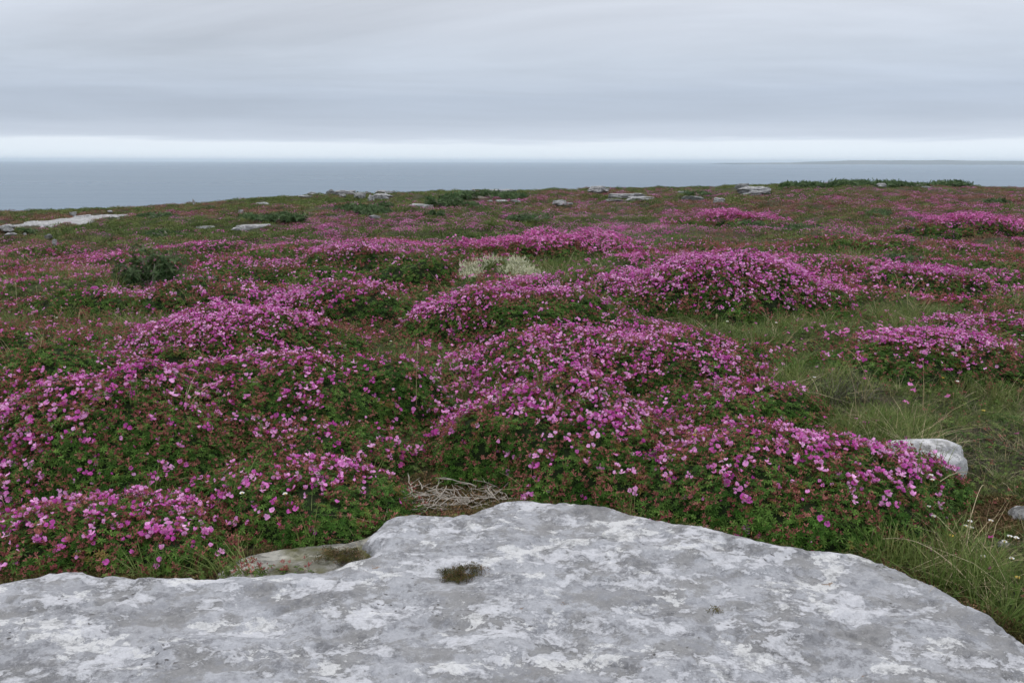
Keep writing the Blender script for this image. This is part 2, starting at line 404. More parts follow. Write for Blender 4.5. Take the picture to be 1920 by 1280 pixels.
def sea_mat():
    m, nt, p = newmat('sea_water')
    geo = nd(nt, 'ShaderNodeNewGeometry').outputs['Position']
    big = noise(nt, mapping(nt, geo, (0.0009, 0.0035, 1)), 1.0, 4, 0.6)
    c = mixc(nt, ramp(nt, big, [(0.35, 0), (0.65, 1)]), (0.045, 0.105, 0.165), (0.075, 0.135, 0.20))
    lk(nt, c, p.inputs['Base Color']); p.inputs['IOR'].default_value = 1.333; p.inputs['Specular IOR Level'].default_value = 0.5
    lk(nt, ramp(nt, big, [(0.3, 0.26), (0.7, 0.34)]), p.inputs['Roughness'])
    b = nd(nt, 'ShaderNodeBump'); b.inputs['Strength'].default_value = 0.9; b.inputs['Distance'].default_value = 3.0
    h = mth(nt, 'ADD', noise(nt, mapping(nt, geo, (0.03, 0.07, 1)), 1.0, 4, 0.6), mth(nt, 'MULTIPLY', noise(nt, mapping(nt, geo, (0.004, 0.012, 1)), 1.0, 3, 0.6), 2.0))
    lk(nt, h, b.inputs['Height']); lk(nt, b.outputs[0], p.inputs['Normal'])
    return m
SEA_Z = -40.0
S = 42000.0
sea = obj('sea', mesh_np('sea', [(-S, -3000, SEA_Z), (S, -3000, SEA_Z), (S, S, SEA_Z), (-S, S, SEA_Z)], [(0, 1, 2, 3)], [sea_mat()]))
tag(sea, 'calm grey blue sea out to the horizon', kind='structure')

# low headland across the water
M_head, _nt, _p = newmat('far_headland'); _g = nd(_nt, 'ShaderNodeNewGeometry').outputs['Position']
_c = mixc(_nt, ramp(_nt, noise(_nt, mapping(_nt, _g, (0.002, 0.002, 0.02)), 1.0, 5), [(0.4, 0), (0.6, 1)]), (0.075, 0.085, 0.07), (0.14, 0.14, 0.125))
lk(_nt, _c, _p.inputs['Base Color']); _p.inputs['Roughness'].default_value = 1
hx = np.linspace(3900, 13500, 300); prof = np.interp(hx, [3900, 4300, 5200, 5500, 6200, 8000, 9300, 10800, 12500, 13500], [12, 20, 28, 46, 66, 76, 62, 70, 84, 60])
prof = prof + 5*fbm(hx/500, hx*0, 5, 4)
hv = []; ts = np.array([0, 0.03, 0.3, 0.7, 1.0, 1.3, 2.0]); hs = np.array([-0.05, 0.16, 0.45, 0.85, 1.0, 0.9, -0.05])
for k in range(len(ts)):
    yo = 13600 + 1400*ts[k] + 240*fbm(hx/900, hx*0+0.3, 9, 4)*(1 if k < 2 else 0.6)
    hv.append(np.stack([hx, yo, SEA_Z + hs[k]*np.maximum(prof, 1) + (3*fbm(hx/200, hx*0+k, 8, 3) if 0 < k < 6 else 0)], -1))
hv = np.concatenate(hv); idx = np.arange(len(ts)*300).reshape(len(ts), 300)
Fh = np.stack([idx[:-1, :-1], idx[:-1, 1:], idx[1:, 1:], idx[1:, :-1]], -1).reshape(-1, 4)
tag(obj('headland', mesh_np('headland', hv, Fh, [M_head], smooth=True)), 'low grey green headland across the water at the right', kind='structure')

HAZE = True
if HAZE:
    bx = 43000; z0, z1 = -50.0, 60.0; y0, y1 = -3500, 43000
    V = [(x, y, z) for z in (z0, z1) for y in (y0, y1) for x in (-bx, bx)]
    F = [(0, 2, 3, 1), (4, 5, 7, 6), (0, 1, 5, 4), (2, 6, 7, 3), (0, 4, 6, 2), (1, 3, 7, 5)]
    mh = bpy.data.materials.new('haze'); mh.use_nodes = True; nt = mh.node_tree; nt.nodes.clear()
    o_ = nd(nt, 'ShaderNodeOutputMaterial'); pv = nd(nt, 'ShaderNodeVolumePrincipled')
    pv.inputs['Color'].default_value = (0.82, 0.92, 1, 1); pv.inputs['Density'].default_value = 0.000055
    lk(nt, pv.outputs[0], o_.inputs['Volume'])
    tag(obj('haze', mesh_np('haze', V, F, [mh])), 'thin sea haze over the water', kind='stuff')

# ------------------------------------------------------------------ foreground slab
GROOVES = [(unproj(a, b, .03), unproj(c, d, .03), w_, e) for a, b, c, d, w_, e in (
    (1868, 1168, 1925, 1205, .012, .030), (1880, 1262, 1925, 1275, .010, .02), (60, 1150, 260, 1118, .010, .014), (980, 1190, 1180, 1240, .012, .012),
    (470, 1150, 640, 1110, .010, .012), (1180, 1100, 1420, 1150, .010, .010), (1560, 1180, 1700, 1215, .009, .014), (760, 1160, 960, 1180, .016, .012))]
def slab_rim(x, y):
    s_ = slab_sd(x, y); t = np.clip(1-s_/.085, 0, 1)
    return slab_top(x, y)-0.10*(1-np.sqrt(np.clip(1-t*t, 0, 1)))
def slab_top(x, y):
    z = 0.028*fbm(x/0.9+2, y/0.8, 31, 3) + 0.012*fbm(x/0.22, y/0.14, 41, 4)
    a = (x*0.94-y*0.34)/0.55; b = (x*0.34+y*0.94)/0.16
    rid = 1-np.abs(2*fbm(a, b, 51, 3))
    z = z + 0.012*rid
    # terraces: shallow steps between weathered sheets of stone
    q = fbm(x/0.75+7, y/0.38+3, 61, 4)*3.2
    z = z + 0.009*(np.floor(q)+ss(0.42, 0.58, q-np.floor(q)))
    z = z - 0.010*ss(0.14, 0.28, fbm(x/0.13+3, y/0.10, 65, 3))
    z = z + 0.0035*fbm(x/0.035, y/0.03, 71, 3)
    z = z + 0.02*ss(2.1, 2.9, y)*ss(-1.2, 0.3, x)
    wx_ = x+0.02*fbm(x/0.07, y/0.07, 91, 3); wy_ = y+0.02*fbm(x/0.07+5, y/0.07, 92, 3)
    for p_, q_, wd, dp_ in GROOVES:
        ex, ey = q_[0]-p_[0], q_[1]-p_[1]; t = np.clip(((wx_-p_[0])*ex+(wy_-p_[1])*ey)/(ex*ex+ey*ey), 0, 1)
        dd_ = np.hypot(wx_-p_[0]-t*ex, wy_-p_[1]-t*ey); z = z - dp_*np.exp(-(dd_/(wd*(1-np.abs(2*t-1)**3+.05)))**2)
    hx_, hy_ = unproj(855, 1080, 0.03)
    z = z - 0.022*np.exp(-(((x-hx_)/0.11)**2+((y-hy_)/0.055)**2)**1.5)
    return z + 0.02
def build_slab(name, PS, ext, step, top, r, drop, mats, label, extra=None):
    xs = np.arange(ext[0], ext[1], step); ys = np.arange(ext[2], ext[3], step)
    x, y = np.meshgrid(xs, ys)
    wob = 0.024*fbm(x/0.20, y/0.17, 81, 5, 0.6)
    d = sdist(x, y, PS) + wob
    z = top(x, y)
    t = np.clip(1-d/r, 0, 1)
    z = z - drop*(1-np.sqrt(np.clip(1-t*t, 0, 1))) - np.where(d < 0, np.minimum(-d*6, 0.15), 0)
    keep = d > -0.035
    idx = np.arange(x.size).reshape(x.shape)
    ok = keep[:-1, :-1] & keep[:-1, 1:] & keep[1:, 1:] & keep[1:, :-1]
    F = np.stack([idx[:-1, :-1], idx[:-1, 1:], idx[1:, 1:], idx[1:, :-1]], -1)[ok]
    used = np.unique(F); rm = np.zeros(x.size, int); rm[used] = np.arange(len(used))
    V = np.stack([x, y, z], -1).reshape(-1, 3)[used]
    o = obj(name, mesh_np(name, V, rm[F], mats, smooth=True)); tag(o, label, 'rock'); return o
build_slab('limestone_slab', PS, (-4.0, 2.6, -1.6, 3.4), 0.0098, slab_top, 0.085, 0.10, [M_slab], 'huge flat pale grey limestone slab with white lichen filling the foreground')
# lower ledge showing behind the notch of the slab
lp = [(400, 1072), (440, 1040), (500, 1028), (580, 1020), (650, 1010), (712, 990), (760, 985), (760, 1030), (700, 1075), (560, 1100), (430, 1100)]
LPS = smooth_closed(np.array([unproj(x, y, -0.03) for x, y in lp]), 5)
mn, mxx = LPS.min(0), LPS.max(0)
build_slab('limestone_ledge', LPS, (mn[0]-0.1, mxx[0]+0.1, mn[1]-0.1, mxx[1]+0.1), 0.0125,
           lambda x, y: -0.022+0.014*fbm(x/0.25, y/0.12, 33, 4)+0.004*fbm(x/0.04, y/0.03, 71, 3), 0.05, 0.05, [M_ledge],
           'lower olive stained limestone ledge in the notch behind the big slab')

# ------------------------------------------------------------------ prototypes (geometry shared by every copy)
def rot2(x, y, a): return x*math.cos(a)-y*math.sin(a), x*math.sin(a)+y*math.cos(a)
def leaflet(mb, base, az, el, L, W, m=0, droop=0.0):
    """narrow folded leaflet"""
    ca, sa, ce, se = math.cos(az), math.sin(az), math.cos(el), math.sin(el)
    d = Vector((ca*ce, sa*ce, se)); s = Vector((-sa, ca, 0)); b = Vector(base)
    mid = b+d*L*0.55; tip = b+d*L+Vector((0, 0, -droop*L))
    mb.poly([b, mid+s*W*0.5+Vector((0, 0, W*0.15)), tip, mid-s*W*0.5+Vector((0, 0, W*0.15))], m)
def sprig_mesh(seed, name, mats, nl=6, H=0.06, spread=0.028, L=0.017, W=0.0048):
    r = random.Random(seed); mb = MB()
    for i in range(nl):
        a = i*2.4+r.uniform(-.4, .4); h = H*(0.30+0.70*i/nl)*r.uniform(.85, 1.1); q = spread*(1.15-0.8*i/nl)*r.uniform(.7, 1.2)
        c = (q*math.cos(a), q*math.sin(a), h)
        nf = r.choice((5, 6, 7)); tl = r.uniform(-.1, .5); a0 = r.uniform(0, 6.28)
        for k in range(nf):
            leaflet(mb, c, a0+k*2*math.pi/nf, tl+r.uniform(-.25, .35), L*r.uniform(.75, 1.15), W*r.uniform(.8, 1.2), 0, 0.15)
        if i < 3: mb.poly([(0, 0, 0), (0.0012, 0, 0), c], 1)
    return mb.mesh(name, mats)
SPR = [sprig_mesh(i, 'leaf_sprig', [M_leaf, M_stem]) for i in range(5)]
SPR2 = [sprig_mesh(20+i, 'low_sprig', [M_leaf2, M_stem], nl=5, H=0.045, spread=0.035, L=0.015, W=0.006) for i in range(4)]
def bud_mesh(seed, name='bud_sprig'):
    r = random.Random(seed); mb = MB()
    for i in range(4):
        a = r.uniform(0, 6.28); q = r.uniform(0.004, 0.02); h = r.uniform(0.03, 0.07)
        c = (q*math.cos(a), q*math.sin(a), h)
        for k in range(4):
            leaflet(mb, c, a+k*1.57+r.uniform(-.3, .3), r.uniform(.5, 1.3), 0.012*r.uniform(.7, 1.2), 0.005, 0)
        mb.poly([(0, 0, 0), (0.0015, 0, 0), c], 0)
    return mb.mesh(name, [M_bud])
BUD = [bud_mesh(40+i) for i in range(3)]
def petal(mb, c, ax, az, L, W, cup, m=0):
    """rounded petal from centre c, opening direction az, ax = opening angle from the vertical"""
    d = Vector((math.cos(az)*math.sin(ax), math.sin(az)*math.sin(ax), math.cos(ax)))
    s = Vector((-math.sin(az), math.cos(az), 0)); n = d.cross(s)
    c = Vector(c); rim = []
    for t, w_ in ((0.30, -0.34), (0.70, -0.52), (0.97, -0.30), (0.88, 0.0), (1.0, 0.30), (0.72, 0.52), (0.30, 0.34)):
        rim.append(c+d*L*t+s*W*w_+n*(cup*L*(t*t*0.5-abs(w_)*0.5)))
    mb.fan(c, rim, m)
def flower_mesh(seed, kind, mats, name='blossom', stem=True, S=1.0):
    """kind: 0 open, 1 half open, 2 two or three petals showing, 3 bud, 4/5 small cluster"""
    r = random.Random(seed); mb = MB()
    heads = {4: 2, 5: 3}.get(kind, 1)
    for hd in range(heads):
        kd = kind if heads == 1 else r.choice((1, 2, 2, 3) if hd else (0, 1, 2))
        q = 0 if heads == 1 else 0.013*S; a = hd*2*math.pi/heads+r.uniform(-.5, .5)
        c = Vector((q*math.cos(a), q*math.sin(a), (0.035+r.uniform(-.008, .006)*(heads > 1))*S)); tl = r.uniform(0, .7); ta = r.uniform(0, 6.28)
        if kd == 0: pet = [(r.uniform(.8, 1.45), k*1.2566+r.uniform(-.25, .25)) for k in range(5)]
        elif kd == 1: pet = [(r.uniform(.25, .9), ta+k*1.5+r.uniform(-.3, .3)) for k in range(4)]
        elif kd == 2: pet = [(r.uniform(.6, 1.3), ta+k*1.35+r.uniform(-.3, .3)) for k in range(r.choice((2, 3)))]
        else: pet = [(r.uniform(.12, .28), k*2.1) for k in range(3)]
        for ax, az in pet:
            petal(mb, c, ax, az, 0.0158*S*r.uniform(.75, 1.25), 0.0128*S*(0.5 if kd == 3 else 1)*r.uniform(.75, 1.2), r.uniform(-.7, .6), 0)
        for k in range(4):
            leaflet(mb, c-Vector((0, 0, .003*S)), k*1.57+.4+a, r.uniform(.2, .9), 0.011*S, 0.0055*S, 1)
        if stem: mb.poly([(0, 0, -0.01), (0.0018, 0.0008, -0.01), tuple(c)], 1)
    return mb.mesh(name, mats)
FLW = [flower_mesh(60+i, k, [M_petal, M_bud]) for i, k in enumerate((0, 1, 2, 4, 2, 5, 4, 3, 5, 1))]
FLWF = [flower_mesh(80+i, k, [M_petal_far, M_bud], S=1.0) for i, k in enumerate((0, 4, 2, 5, 5))]
def blade(mb, x, y, az, H, lean, W, m=0, n=3, curl=1.0):
    pts = []
    for i in range(n+1):
        t = i/n; q = lean*H*t**1.7*curl; h = H*(t-0.35*lean*t*t)
        pts.append((x+q*math.cos(az), y+q*math.sin(az), h, W*(1-t)**0.7+0.0002))
    sx, sy = -math.sin(az), math.cos(az)
    for i in range(n):
        a, b = pts[i], pts[i+1]
        mb.poly([(a[0]-sx*a[3]/2, a[1]-sy*a[3]/2, a[2]), (a[0]+sx*a[3]/2, a[1]+sy*a[3]/2, a[2]),
                 (b[0]+sx*b[3]/2, b[1]+sy*b[3]/2, b[2]), (b[0]-sx*b[3]/2, b[1]-sy*b[3]/2, b[2])], m)
def tuft_mesh(seed, mat, n=14, H=0.13, R_=0.03, W=0.0030, lean=(0.2, 1.0), name='grass_tuft'):
    r = random.Random(seed); mb = MB()
    for i in range(n):
        a = r.uniform(0, 6.28); q = R_*math.sqrt(r.random())
        blade(mb, q*math.cos(a), q*math.sin(a), a+r.uniform(-.8, .8), H*r.uniform(.45, 1.1), r.uniform(*lean), W*r.uniform(.7, 1.2))
    return mb.mesh(name, [mat])
TUF = [tuft_mesh(100+i, M_grass) for i in range(4)]
TUF_S = [tuft_mesh(110+i, M_straw, n=5, H=0.17, W=0.0022, lean=(0.3, 1.4), name='straw_tuft') for i in range(3)]
TUF_G = [tuft_mesh(115+i, M_greyheath, n=22, H=0.10, R_=0.05, W=0.0035, lean=(0.2, 1.1), name='heather_tuft') for i in range(2)]
def clump_mesh(seed, mat, n, Rr, Hh, L, name, up=0.3, flat=0.6):
    r = random.Random(seed); mb = MB()
    for i in range(n):
        a = r.uniform(0, 6.28); q = Rr*math.sqrt(r.random()); h = Hh*(1-(q/Rr)**2)*r.uniform(.35, 1.1)
        leaflet(mb, (q*math.cos(a), q*math.sin(a), h), r.uniform(0, 6.28), r.uniform(-.1, 1.0)+up, L*r.uniform(.6, 1.3), L*flat*r.uniform(.6, 1.2))
    return mb.mesh(name, [mat])
FCL = [clump_mesh(130+i, M_farleaf, 170, 0.24, 0.10, 0.034, 'heath_clump') for i in range(3)]
FCB = [clump_mesh(134+i, M_farbrown, 130, 0.24, 0.10, 0.030, 'brown_heath_clump') for i in range(2)]
FCG = [tuft_mesh(138+i, M_grass, n=45, H=0.14, R_=0.2, W=0.012, name='far_grass_clump') for i in range(2)]
def flowerpatch(seed, n, Rr, Hh, S, mat, name):
    r = random.Random(seed); mb = MB()
    for i in range(n):
        a = r.uniform(0, 6.28); q = Rr*math.sqrt(r.random()); h = Hh*(1-(q/Rr)**2)*0.8+r.uniform(0, .03)
        c = (q*math.cos(a), q*math.sin(a), h)
        for k in range(3):
            petal(mb, c, r.uniform(.6, 1.3), k*2.09+a*3, S*r.uniform(.8, 1.2), S*1.1, 0.1)
    return mb.mesh(name, [mat])
FFP = [flowerpatch(150+i, 15, 0.17, 0.11, 0.019, M_petal_far, 'flower_patch') for i in range(3)]
def spray_mesh(seed, n=9, Ls=0.10):
    r = random.Random(seed); mb = MB()
    for s_ in range(3):
        a = r.uniform(-.5, .5)+s_*2.1; el = r.uniform(.1, .7)
        for i in range(n):
            t = i/n; c = (Ls*t*math.cos(a)*math.cos(el), Ls*t*math.sin(a)*math.cos(el), Ls*t*math.sin(el)-0.03*t*t)
            for sg in (-1, 1):
                leaflet(mb, c, a+sg*r.uniform(.5, 1.0), r.uniform(.0, .7), 0.030*(1.15-t)*r.uniform(.8, 1.2), 0.0085)
    return mb.mesh('needle_spray', [M_juni])
SPY = [spray_mesh(170+i) for i in range(3)]
def cream_mesh(seed):
    r = random.Random(seed); mb = MB()
    for i in range(5):
        a = r.uniform(0, 6.28); h = r.uniform(.07, .14); q = h*.35
        c = (q*math.cos(a), q*math.sin(a), h)
        mb.poly([(0, 0, 0), (.002, 0, 0), c], 1)
        for k in range(6):
            leaflet(mb, (c[0], c[1], c[2]-0.006*k), r.uniform(0, 6.28), r.uniform(0, 1), 0.011, 0.008)
    return mb.mesh('cream_spike', [M_cream, M_grass])
CRM = [cream_mesh(180+i) for i in range(3)]

# ------------------------------------------------------------------ scattering through geometry nodes
_groups = {}
def scatter_group(key, meshes):
    if key in _groups: return _groups[key]
    g = bpy.data.node_groups.new('scatter_'+key, 'GeometryNodeTree')
    g.interface.new_socket('Geometry', in_out='INPUT', socket_type='NodeSocketGeometry')
    g.interface.new_socket('Geometry', in_out='OUTPUT', socket_type='NodeSocketGeometry')
    gi = g.nodes.new('NodeGroupInput'); go = g.nodes.new('NodeGroupOutput')
    join = g.nodes.new('GeometryNodeJoinGeometry')
    for me in meshes:
        po = bpy.data.objects.new('source_'+me.name, me)      # geometry source only: never linked into the scene
        oi = g.nodes.new('GeometryNodeObjectInfo'); oi.inputs['Object'].default_value = po; oi.transform_space = 'ORIGINAL'
        g2i = g.nodes.new('GeometryNodeGeometryToInstance')
        g.links.new(oi.outputs['Geometry'], g2i.inputs[0]); g.links.new(g2i.outputs[0], join.inputs[0])
    iop = g.nodes.new('GeometryNodeInstanceOnPoints')
    g.links.new(gi.outputs[0], iop.inputs['Points']); g.links.new(join.outputs[0], iop.inputs['Instance'])
    iop.inputs['Pick Instance'].default_value = True
    def na(n, t):
        a = g.nodes.new('GeometryNodeInputNamedAttribute'); a.data_type = t; a.inputs[0].default_value = n; return a.outputs['Attribute']
    g.links.new(na('idx', 'INT'), iop.inputs['Instance Index'])
    e = g.nodes.new('FunctionNodeEulerToRotation'); g.links.new(na('rot', 'FLOAT_VECTOR'), e.inputs[0]); g.links.new(e.outputs[0], iop.inputs['Rotation'])
    g.links.new(na('scl', 'FLOAT'), iop.inputs['Scale'])
    g.links.new(iop.outputs[0], go.inputs[0])
    _groups[key] = g; return g
def eulers(N, spin):
    """orientation with local z along N, spun by spin"""
    N = N/np.linalg.norm(N, axis=1, keepdims=True)
    ref = np.stack([np.cos(spin), np.sin(spin), np.zeros_like(spin)], -1)
    y = np.cross(N, ref); y /= np.linalg.norm(y, axis=1, keepdims=True)+1e-9; x = np.cross(y, N)
    ry = -np.arcsin(np.clip(x[:, 2], -1, 1)); rx = np.arctan2(y[:, 2], N[:, 2]); rz = np.arctan2(x[:, 1], x[:, 0])
    return np.stack([rx, ry, rz], -1)
def scatter(name, key, meshes, pts, N, scl, parent=None, origin=(0, 0, 0)):
    n = len(pts)
    if n == 0: return None
    me = bpy.data.meshes.new(name); me.vertices.add(n)
    me.vertices.foreach_set('co', (pts-np.array(origin)).astype(np.float32).ravel())
    E = eulers(N, rng.uniform(0, 6.283, n))
    a = me.attributes.new('rot', 'FLOAT_VECTOR', 'POINT'); a.data.foreach_set('vector', E.astype(np.float32).ravel())
    a = me.attributes.new('scl', 'FLOAT', 'POINT'); a.data.foreach_set('value', np.asarray(scl, np.float32))
    a = me.attributes.new('idx', 'INT', 'POINT'); a.data.foreach_set('value', rng.integers(0, len(meshes), n).astype(np.int32))
    me.update()
    o = obj(name, me, parent); o['kind'] = 'stuff'
    m = o.modifiers.new('scatter', 'NODES'); m.node_group = scatter_group(key, meshes)
    return o

# ------------------------------------------------------------------ flower density painted over the heath (ellipses found in the photograph)
FZ = [(1010, 745, 215, 70, 5, .85), (1080, 850, 170, 75, 0, .46), (1240, 800, 170, 45, 12, .62), (1430, 820, 200, 40, 10, .62), (1610, 838, 170, 45, 15, .66),
      (1330, 890, 230, 60, 5, .42), (1560, 910, 150, 65, 10, .36), (1060, 925, 160, 30, 0, .20), (1530, 1000, 60, 30, 0, .1), (850, 770, 80, 60, -30, .5),
      (1000, 665, 190, 38, -4, .45), (1150, 645, 200, 42, 5, .75), (1340, 690, 160, 48, 18, .62), (1080, 695, 260, 30, 4, .65),
      (880, 575, 130, 22, -14, 1.1), (1010, 545, 100, 16, 0, .9), (890, 625, 60, 30, -10, .45), (1100, 570, 90, 20, 15, .15), (1040, 610, 150, 25, 0, .12),
      (1400, 508, 190, 34, 2, 1.1), (1270, 530, 150, 36, -5, 1.0), (1420, 545, 170, 35, 5, .9), (1330, 575, 220, 22, 0, .35), (1530, 540, 90, 25, 15, .6),
      (1760, 640, 140, 30, 6, 1.0), (1640, 635, 90, 12, -5, .7), (1810, 680, 90, 28, 5, .45), (1840, 608, 120, 18, 0, .55),
      (110, 745, 170, 45, 3, .8), (250, 780, 200, 55, 12, .55), (60, 820, 140, 60, 0, .55), (330, 830, 140, 50, 20, .32), (180, 880, 240, 55, 0, .30), (70, 915, 90, 30, 0, .4),
      (430, 600, 190, 30, -9, 1.1), (540, 600, 80, 25, 10, .9), (400, 640, 200, 30, -8, .8), (320, 690, 130, 45, -20, .8), (480, 675, 150, 25, 0, .75), (440, 740, 110, 40, 20, .45),
      (560, 740, 110, 50, 10, .38), (620, 560, 130, 20, -8, .8), (500, 800, 90, 45, 20, .5), (570, 840, 70, 40, 0, .3), (660, 690, 120, 20, 0, .12),
      (100, 1010, 150, 70, -5, .62), (290, 985, 170, 60, -5, .70), (480, 935, 170, 38, -8, .48), (40, 925, 60, 40, 0, .75), (640, 895, 140, 45, -5, .45), (770, 855, 60, 25, 0, .5), (60, 1050, 120, 50, 0, .6),
      (700, 470, 150, 14, -4, .9), (1020, 458, 150, 20, -3, 1.2), (900, 468, 80, 10, -10, .8), (1150, 480, 90, 18, 14, .9), (1010, 430, 200, 10, 0, .5), (1350, 403, 120, 9, 2, 1.0), (1230, 430, 200, 9, 0, .5),
      (1500, 425, 150, 8, 0, .5), (1800, 410, 120, 10, 3, 1.1), (1860, 428, 140, 10, 5, .7), (1740, 515, 170, 14, 4, .9), (1690, 540, 130, 14, 0, .5), (1600, 505, 80, 15, 0, .5), (100, 486, 130, 10, 0, .5),
      (340, 468, 70, 8, 0, .8), (560, 455, 120, 8, -5, .5), (1880, 540, 80, 20, 0, .5), (620, 425, 120, 6, -5, .5), (820, 420, 180, 6, -5, .6), (1320, 360, 40, 4, 0, .5), (250, 562, 100, 8, 0, .35), (400, 560, 200, 12, 0, .2), (300, 605, 80, 15, 0, .3), (520, 505, 60, 8, 0, .3)]
def fdens(x, y, z):
    px, py = proj(x, y, z)
    px = px+22*fbm(x*2.2, y*2.2, 77, 3); py = py+10*fbm(x*2.2+9, y*2.2, 78, 3)
    d = np.zeros(len(x))
    for cx, cy, rx, ry, a, amp in FZ:
        a = R(a); dx = px-cx; dy = py-cy
        ux = (dx*math.cos(a)+dy*math.sin(a))/rx; uy = (-dx*math.sin(a)+dy*math.cos(a))/ry
        q = ux*ux+uy*uy
        d = np.maximum(d, amp*(1-ss(0.45, 1.35, q)))
    return d
def fpatch(x, y):
    """procedural drifts of bloom on the cushions farther off"""
    hm, hid = hummock(x, y)
    n = fbm(x/2.6, y/3.6, 91, 4)+0.25*fbm(x/0.5, y/0.5, 95, 3)
    big = 0.42+0.58*ss(-.25, .12, fbm(x/5.5, y/8.0, 99, 3))
    return big*np.maximum(ss(-0.05, 0.30, n)*(0.40+0.9*hm*(hid > 0.3)), 0.16+0.34*ss(-.15, .22, fbm(x/1.3, y/1.8, 97, 3)))

# ------------------------------------------------------------------ flowering cushions
# (x0, x1, y top, y base) in the photograph, depth ratio, leaf density, label
MOUNDS = [
 (800, 1290, 700, 948, .95, 1.0, 'tall pink cranesbill cushion directly behind the point of the slab, thick with blossoms'),
 (1170, 1775, 790, 1035, .85, 1.0, 'broad green cranesbill cushion overhanging the right edge of the slab, with scattered blossoms'),
 (820, 1500, 622, 765, .70, 1.0, 'long flowering cushion behind the tall one, its crest speckled pink'),
 (760, 1190, 534, 660, .80, 1.0, 'green domed cushion with a band of bright bloom on its upper left side'),
 (1110, 1620, 480, 602, .75, 1.0, 'dense bright pink cushion right of centre, the most thickly flowered one'),
 (1530, 1930, 618, 722, .70, 1.0, 'pink topped cushion at the right edge beyond the long grass'),
 (1730, 2060, 588, 640, .70, .8, 'low reddish pink cushion at the far right behind the pink topped one'),
 (-110, 490, 702, 945, .80, 1.0, 'large rounded cushion at the left edge, half bloom and half dark green'),
 (200, 640, 574, 700, .80, 1.0, 'bright pink cushion left of centre, crest crowded with pale blossoms'),
 (170, 790, 652, 850, .75, 1.0, 'wide cushion left of centre sloping down to bare green leaves on its right'),
 (-90, 420, 925, 1095, .75, 1.0, 'front left cushion spilling pink flowers over the left end of the slab'),
 (350, 790, 862, 1018, .70, 1.0, 'low green and rosy cushion between the notch of the slab and the twig heap'),
 (500, 800, 528, 610, .60, .9, 'small rosy cushion with pale bloom left of the green domed cushion'),
 (560, 830, 452, 505, .60, .8, 'narrow pink crested cushion beyond the bare grass, left of the cream flowers'),
 (840, 1190, 444, 496, .60, .8, 'long bright pink cushion behind the cream flowers'),
 (1590, 1860, 498, 560, .60, .8, 'low spreading cushion with a line of pink bloom right of the most flowered one'),
 (1690, 1960, 400, 440, .60, .7, 'distant magenta cushion near the right edge below the skyline shrubs'),
 (1250, 1480, 396, 424, .60, .7, 'distant pale pink cushion right of centre below the layered boulders'),
 (-60, 230, 612, 700, .70, .9, 'dark reddish cushion with few blossoms at the left edge'),
 (240, 560, 535, 600, .60, .8, 'dull red and green cushion behind the bright one left of centre'),
 (30, 260, 540, 600, .70, .8, 'green cushion with hardly any bloom below the juniper at left'),
 (1480, 1720, 440, 482, .60, .7, 'olive cushion without flowers right of the most flowered one and farther back'),
 (1190, 1560, 702, 812, .80, 1.0, 'low speckled cushion bridging the long flowering one and the broad green one'),
 (560, 850, 668, 800, .80, 1.0, 'low leafy green cushion with few blossoms left of the tall pink one'),
 (480, 760, 790, 905, .80, 1.0, 'low cushion in the hollow between the large left cushion and the twig heap'),
 (-120, 260, 640, 760, .80, 1.0, 'reddish green cushion rising behind the large left edge cushion'),
 (1040, 1330, 590, 660, .80, 1.0, 'small low cushion in the grass right of the green domed one'),
 (960, 1330, 505, 560, .60, .8, 'low green cushion between the cream flowers and the most flowered cushion'),
 (330, 640, 490, 545, .60, .8, 'low reddish cushion right of the left juniper'),
 (700, 860, 480, 540, .70, .8, 'small dark green cushion just left of the cream flowers'),
]
class Mound: pass
TW = unproj(868, 918, 0.0); TWR = (0.27, 0.20)      # bare soil under the twig heap
ML = []
for k, (x0, x1, yt, yb, kr, ld, lab) in enumerate(MOUNDS):
    m = Mound(); cxp = (x0+x1)/2
    f = unproj(cxp, yb, -0.02)
    for _ in range(4):
        zf = float(Hg(f[0], f[1])); f = unproj(cxp, yb, zf)
    dep = f[1]*cp+(CAM_H)*sp
    rx = (x1-x0)/2/FPX*dep
    for _ in range(4):
        ry = max(0.22, kr*rx*0.8); cy = f[1]+ry
        dep = cy*cp+(CAM_H-0.2)*sp; rx = (x1-x0)/2/FPX*dep
    cx = (cxp-960)/FPX*dep
    v = -(yt-640)/FPX; zt = CAM_H+(cy+0.1*ry)*(-sp+v*cp)/(cp+v*sp)
    m.c = (cx, cy); m.r = (rx, ry); m.z = float(Hg(cx, cy)); m.h = min(max(zt-m.z-0.06, 0.07), 0.50)*(1 if cy < 10 else .75)
    m.lab = lab; m.ld = ld; m.k = k; m.box = (x0, x1, yt, yb)
    ML.append(m)
    print('MOUND', k, [round(float(q), 2) for q in (cx, cy, rx, ry, m.z, zt-m.z, m.h)])
def mound_h(m, x, y):
    dx = (x-m.c[0])/m.r[0]; dy = (y-m.c[1])/m.r[1]
    n = fbm(x/(0.55*m.r[0]+.1)+m.k, y/(0.55*m.r[0]+.1), 200+m.k, 3)
    d = np.sqrt(dx*dx+dy*dy)*(1+0.38*n)
    h = m.h*np.clip(1-(d/1.08)**2.0, 0, 1)**0.72
    s = 0.35+0.65*min(1, m.h/0.3)
    h = h*(1+0.25*n)+np.where(h > 0, s*(0.09*fbm(x/0.30, y/0.30, 230+m.k, 3))*ss(0, 0.3*m.h, h), 0)
    h = h*(1-ss(-0.14, -0.01, slab_sd(x, y))*0.9)
    h = h*ss(0.75, 1.35, np.sqrt(((x-TW[0])/TWR[0])**2+((y-TW[1])/TWR[1])**2))
    return h, d
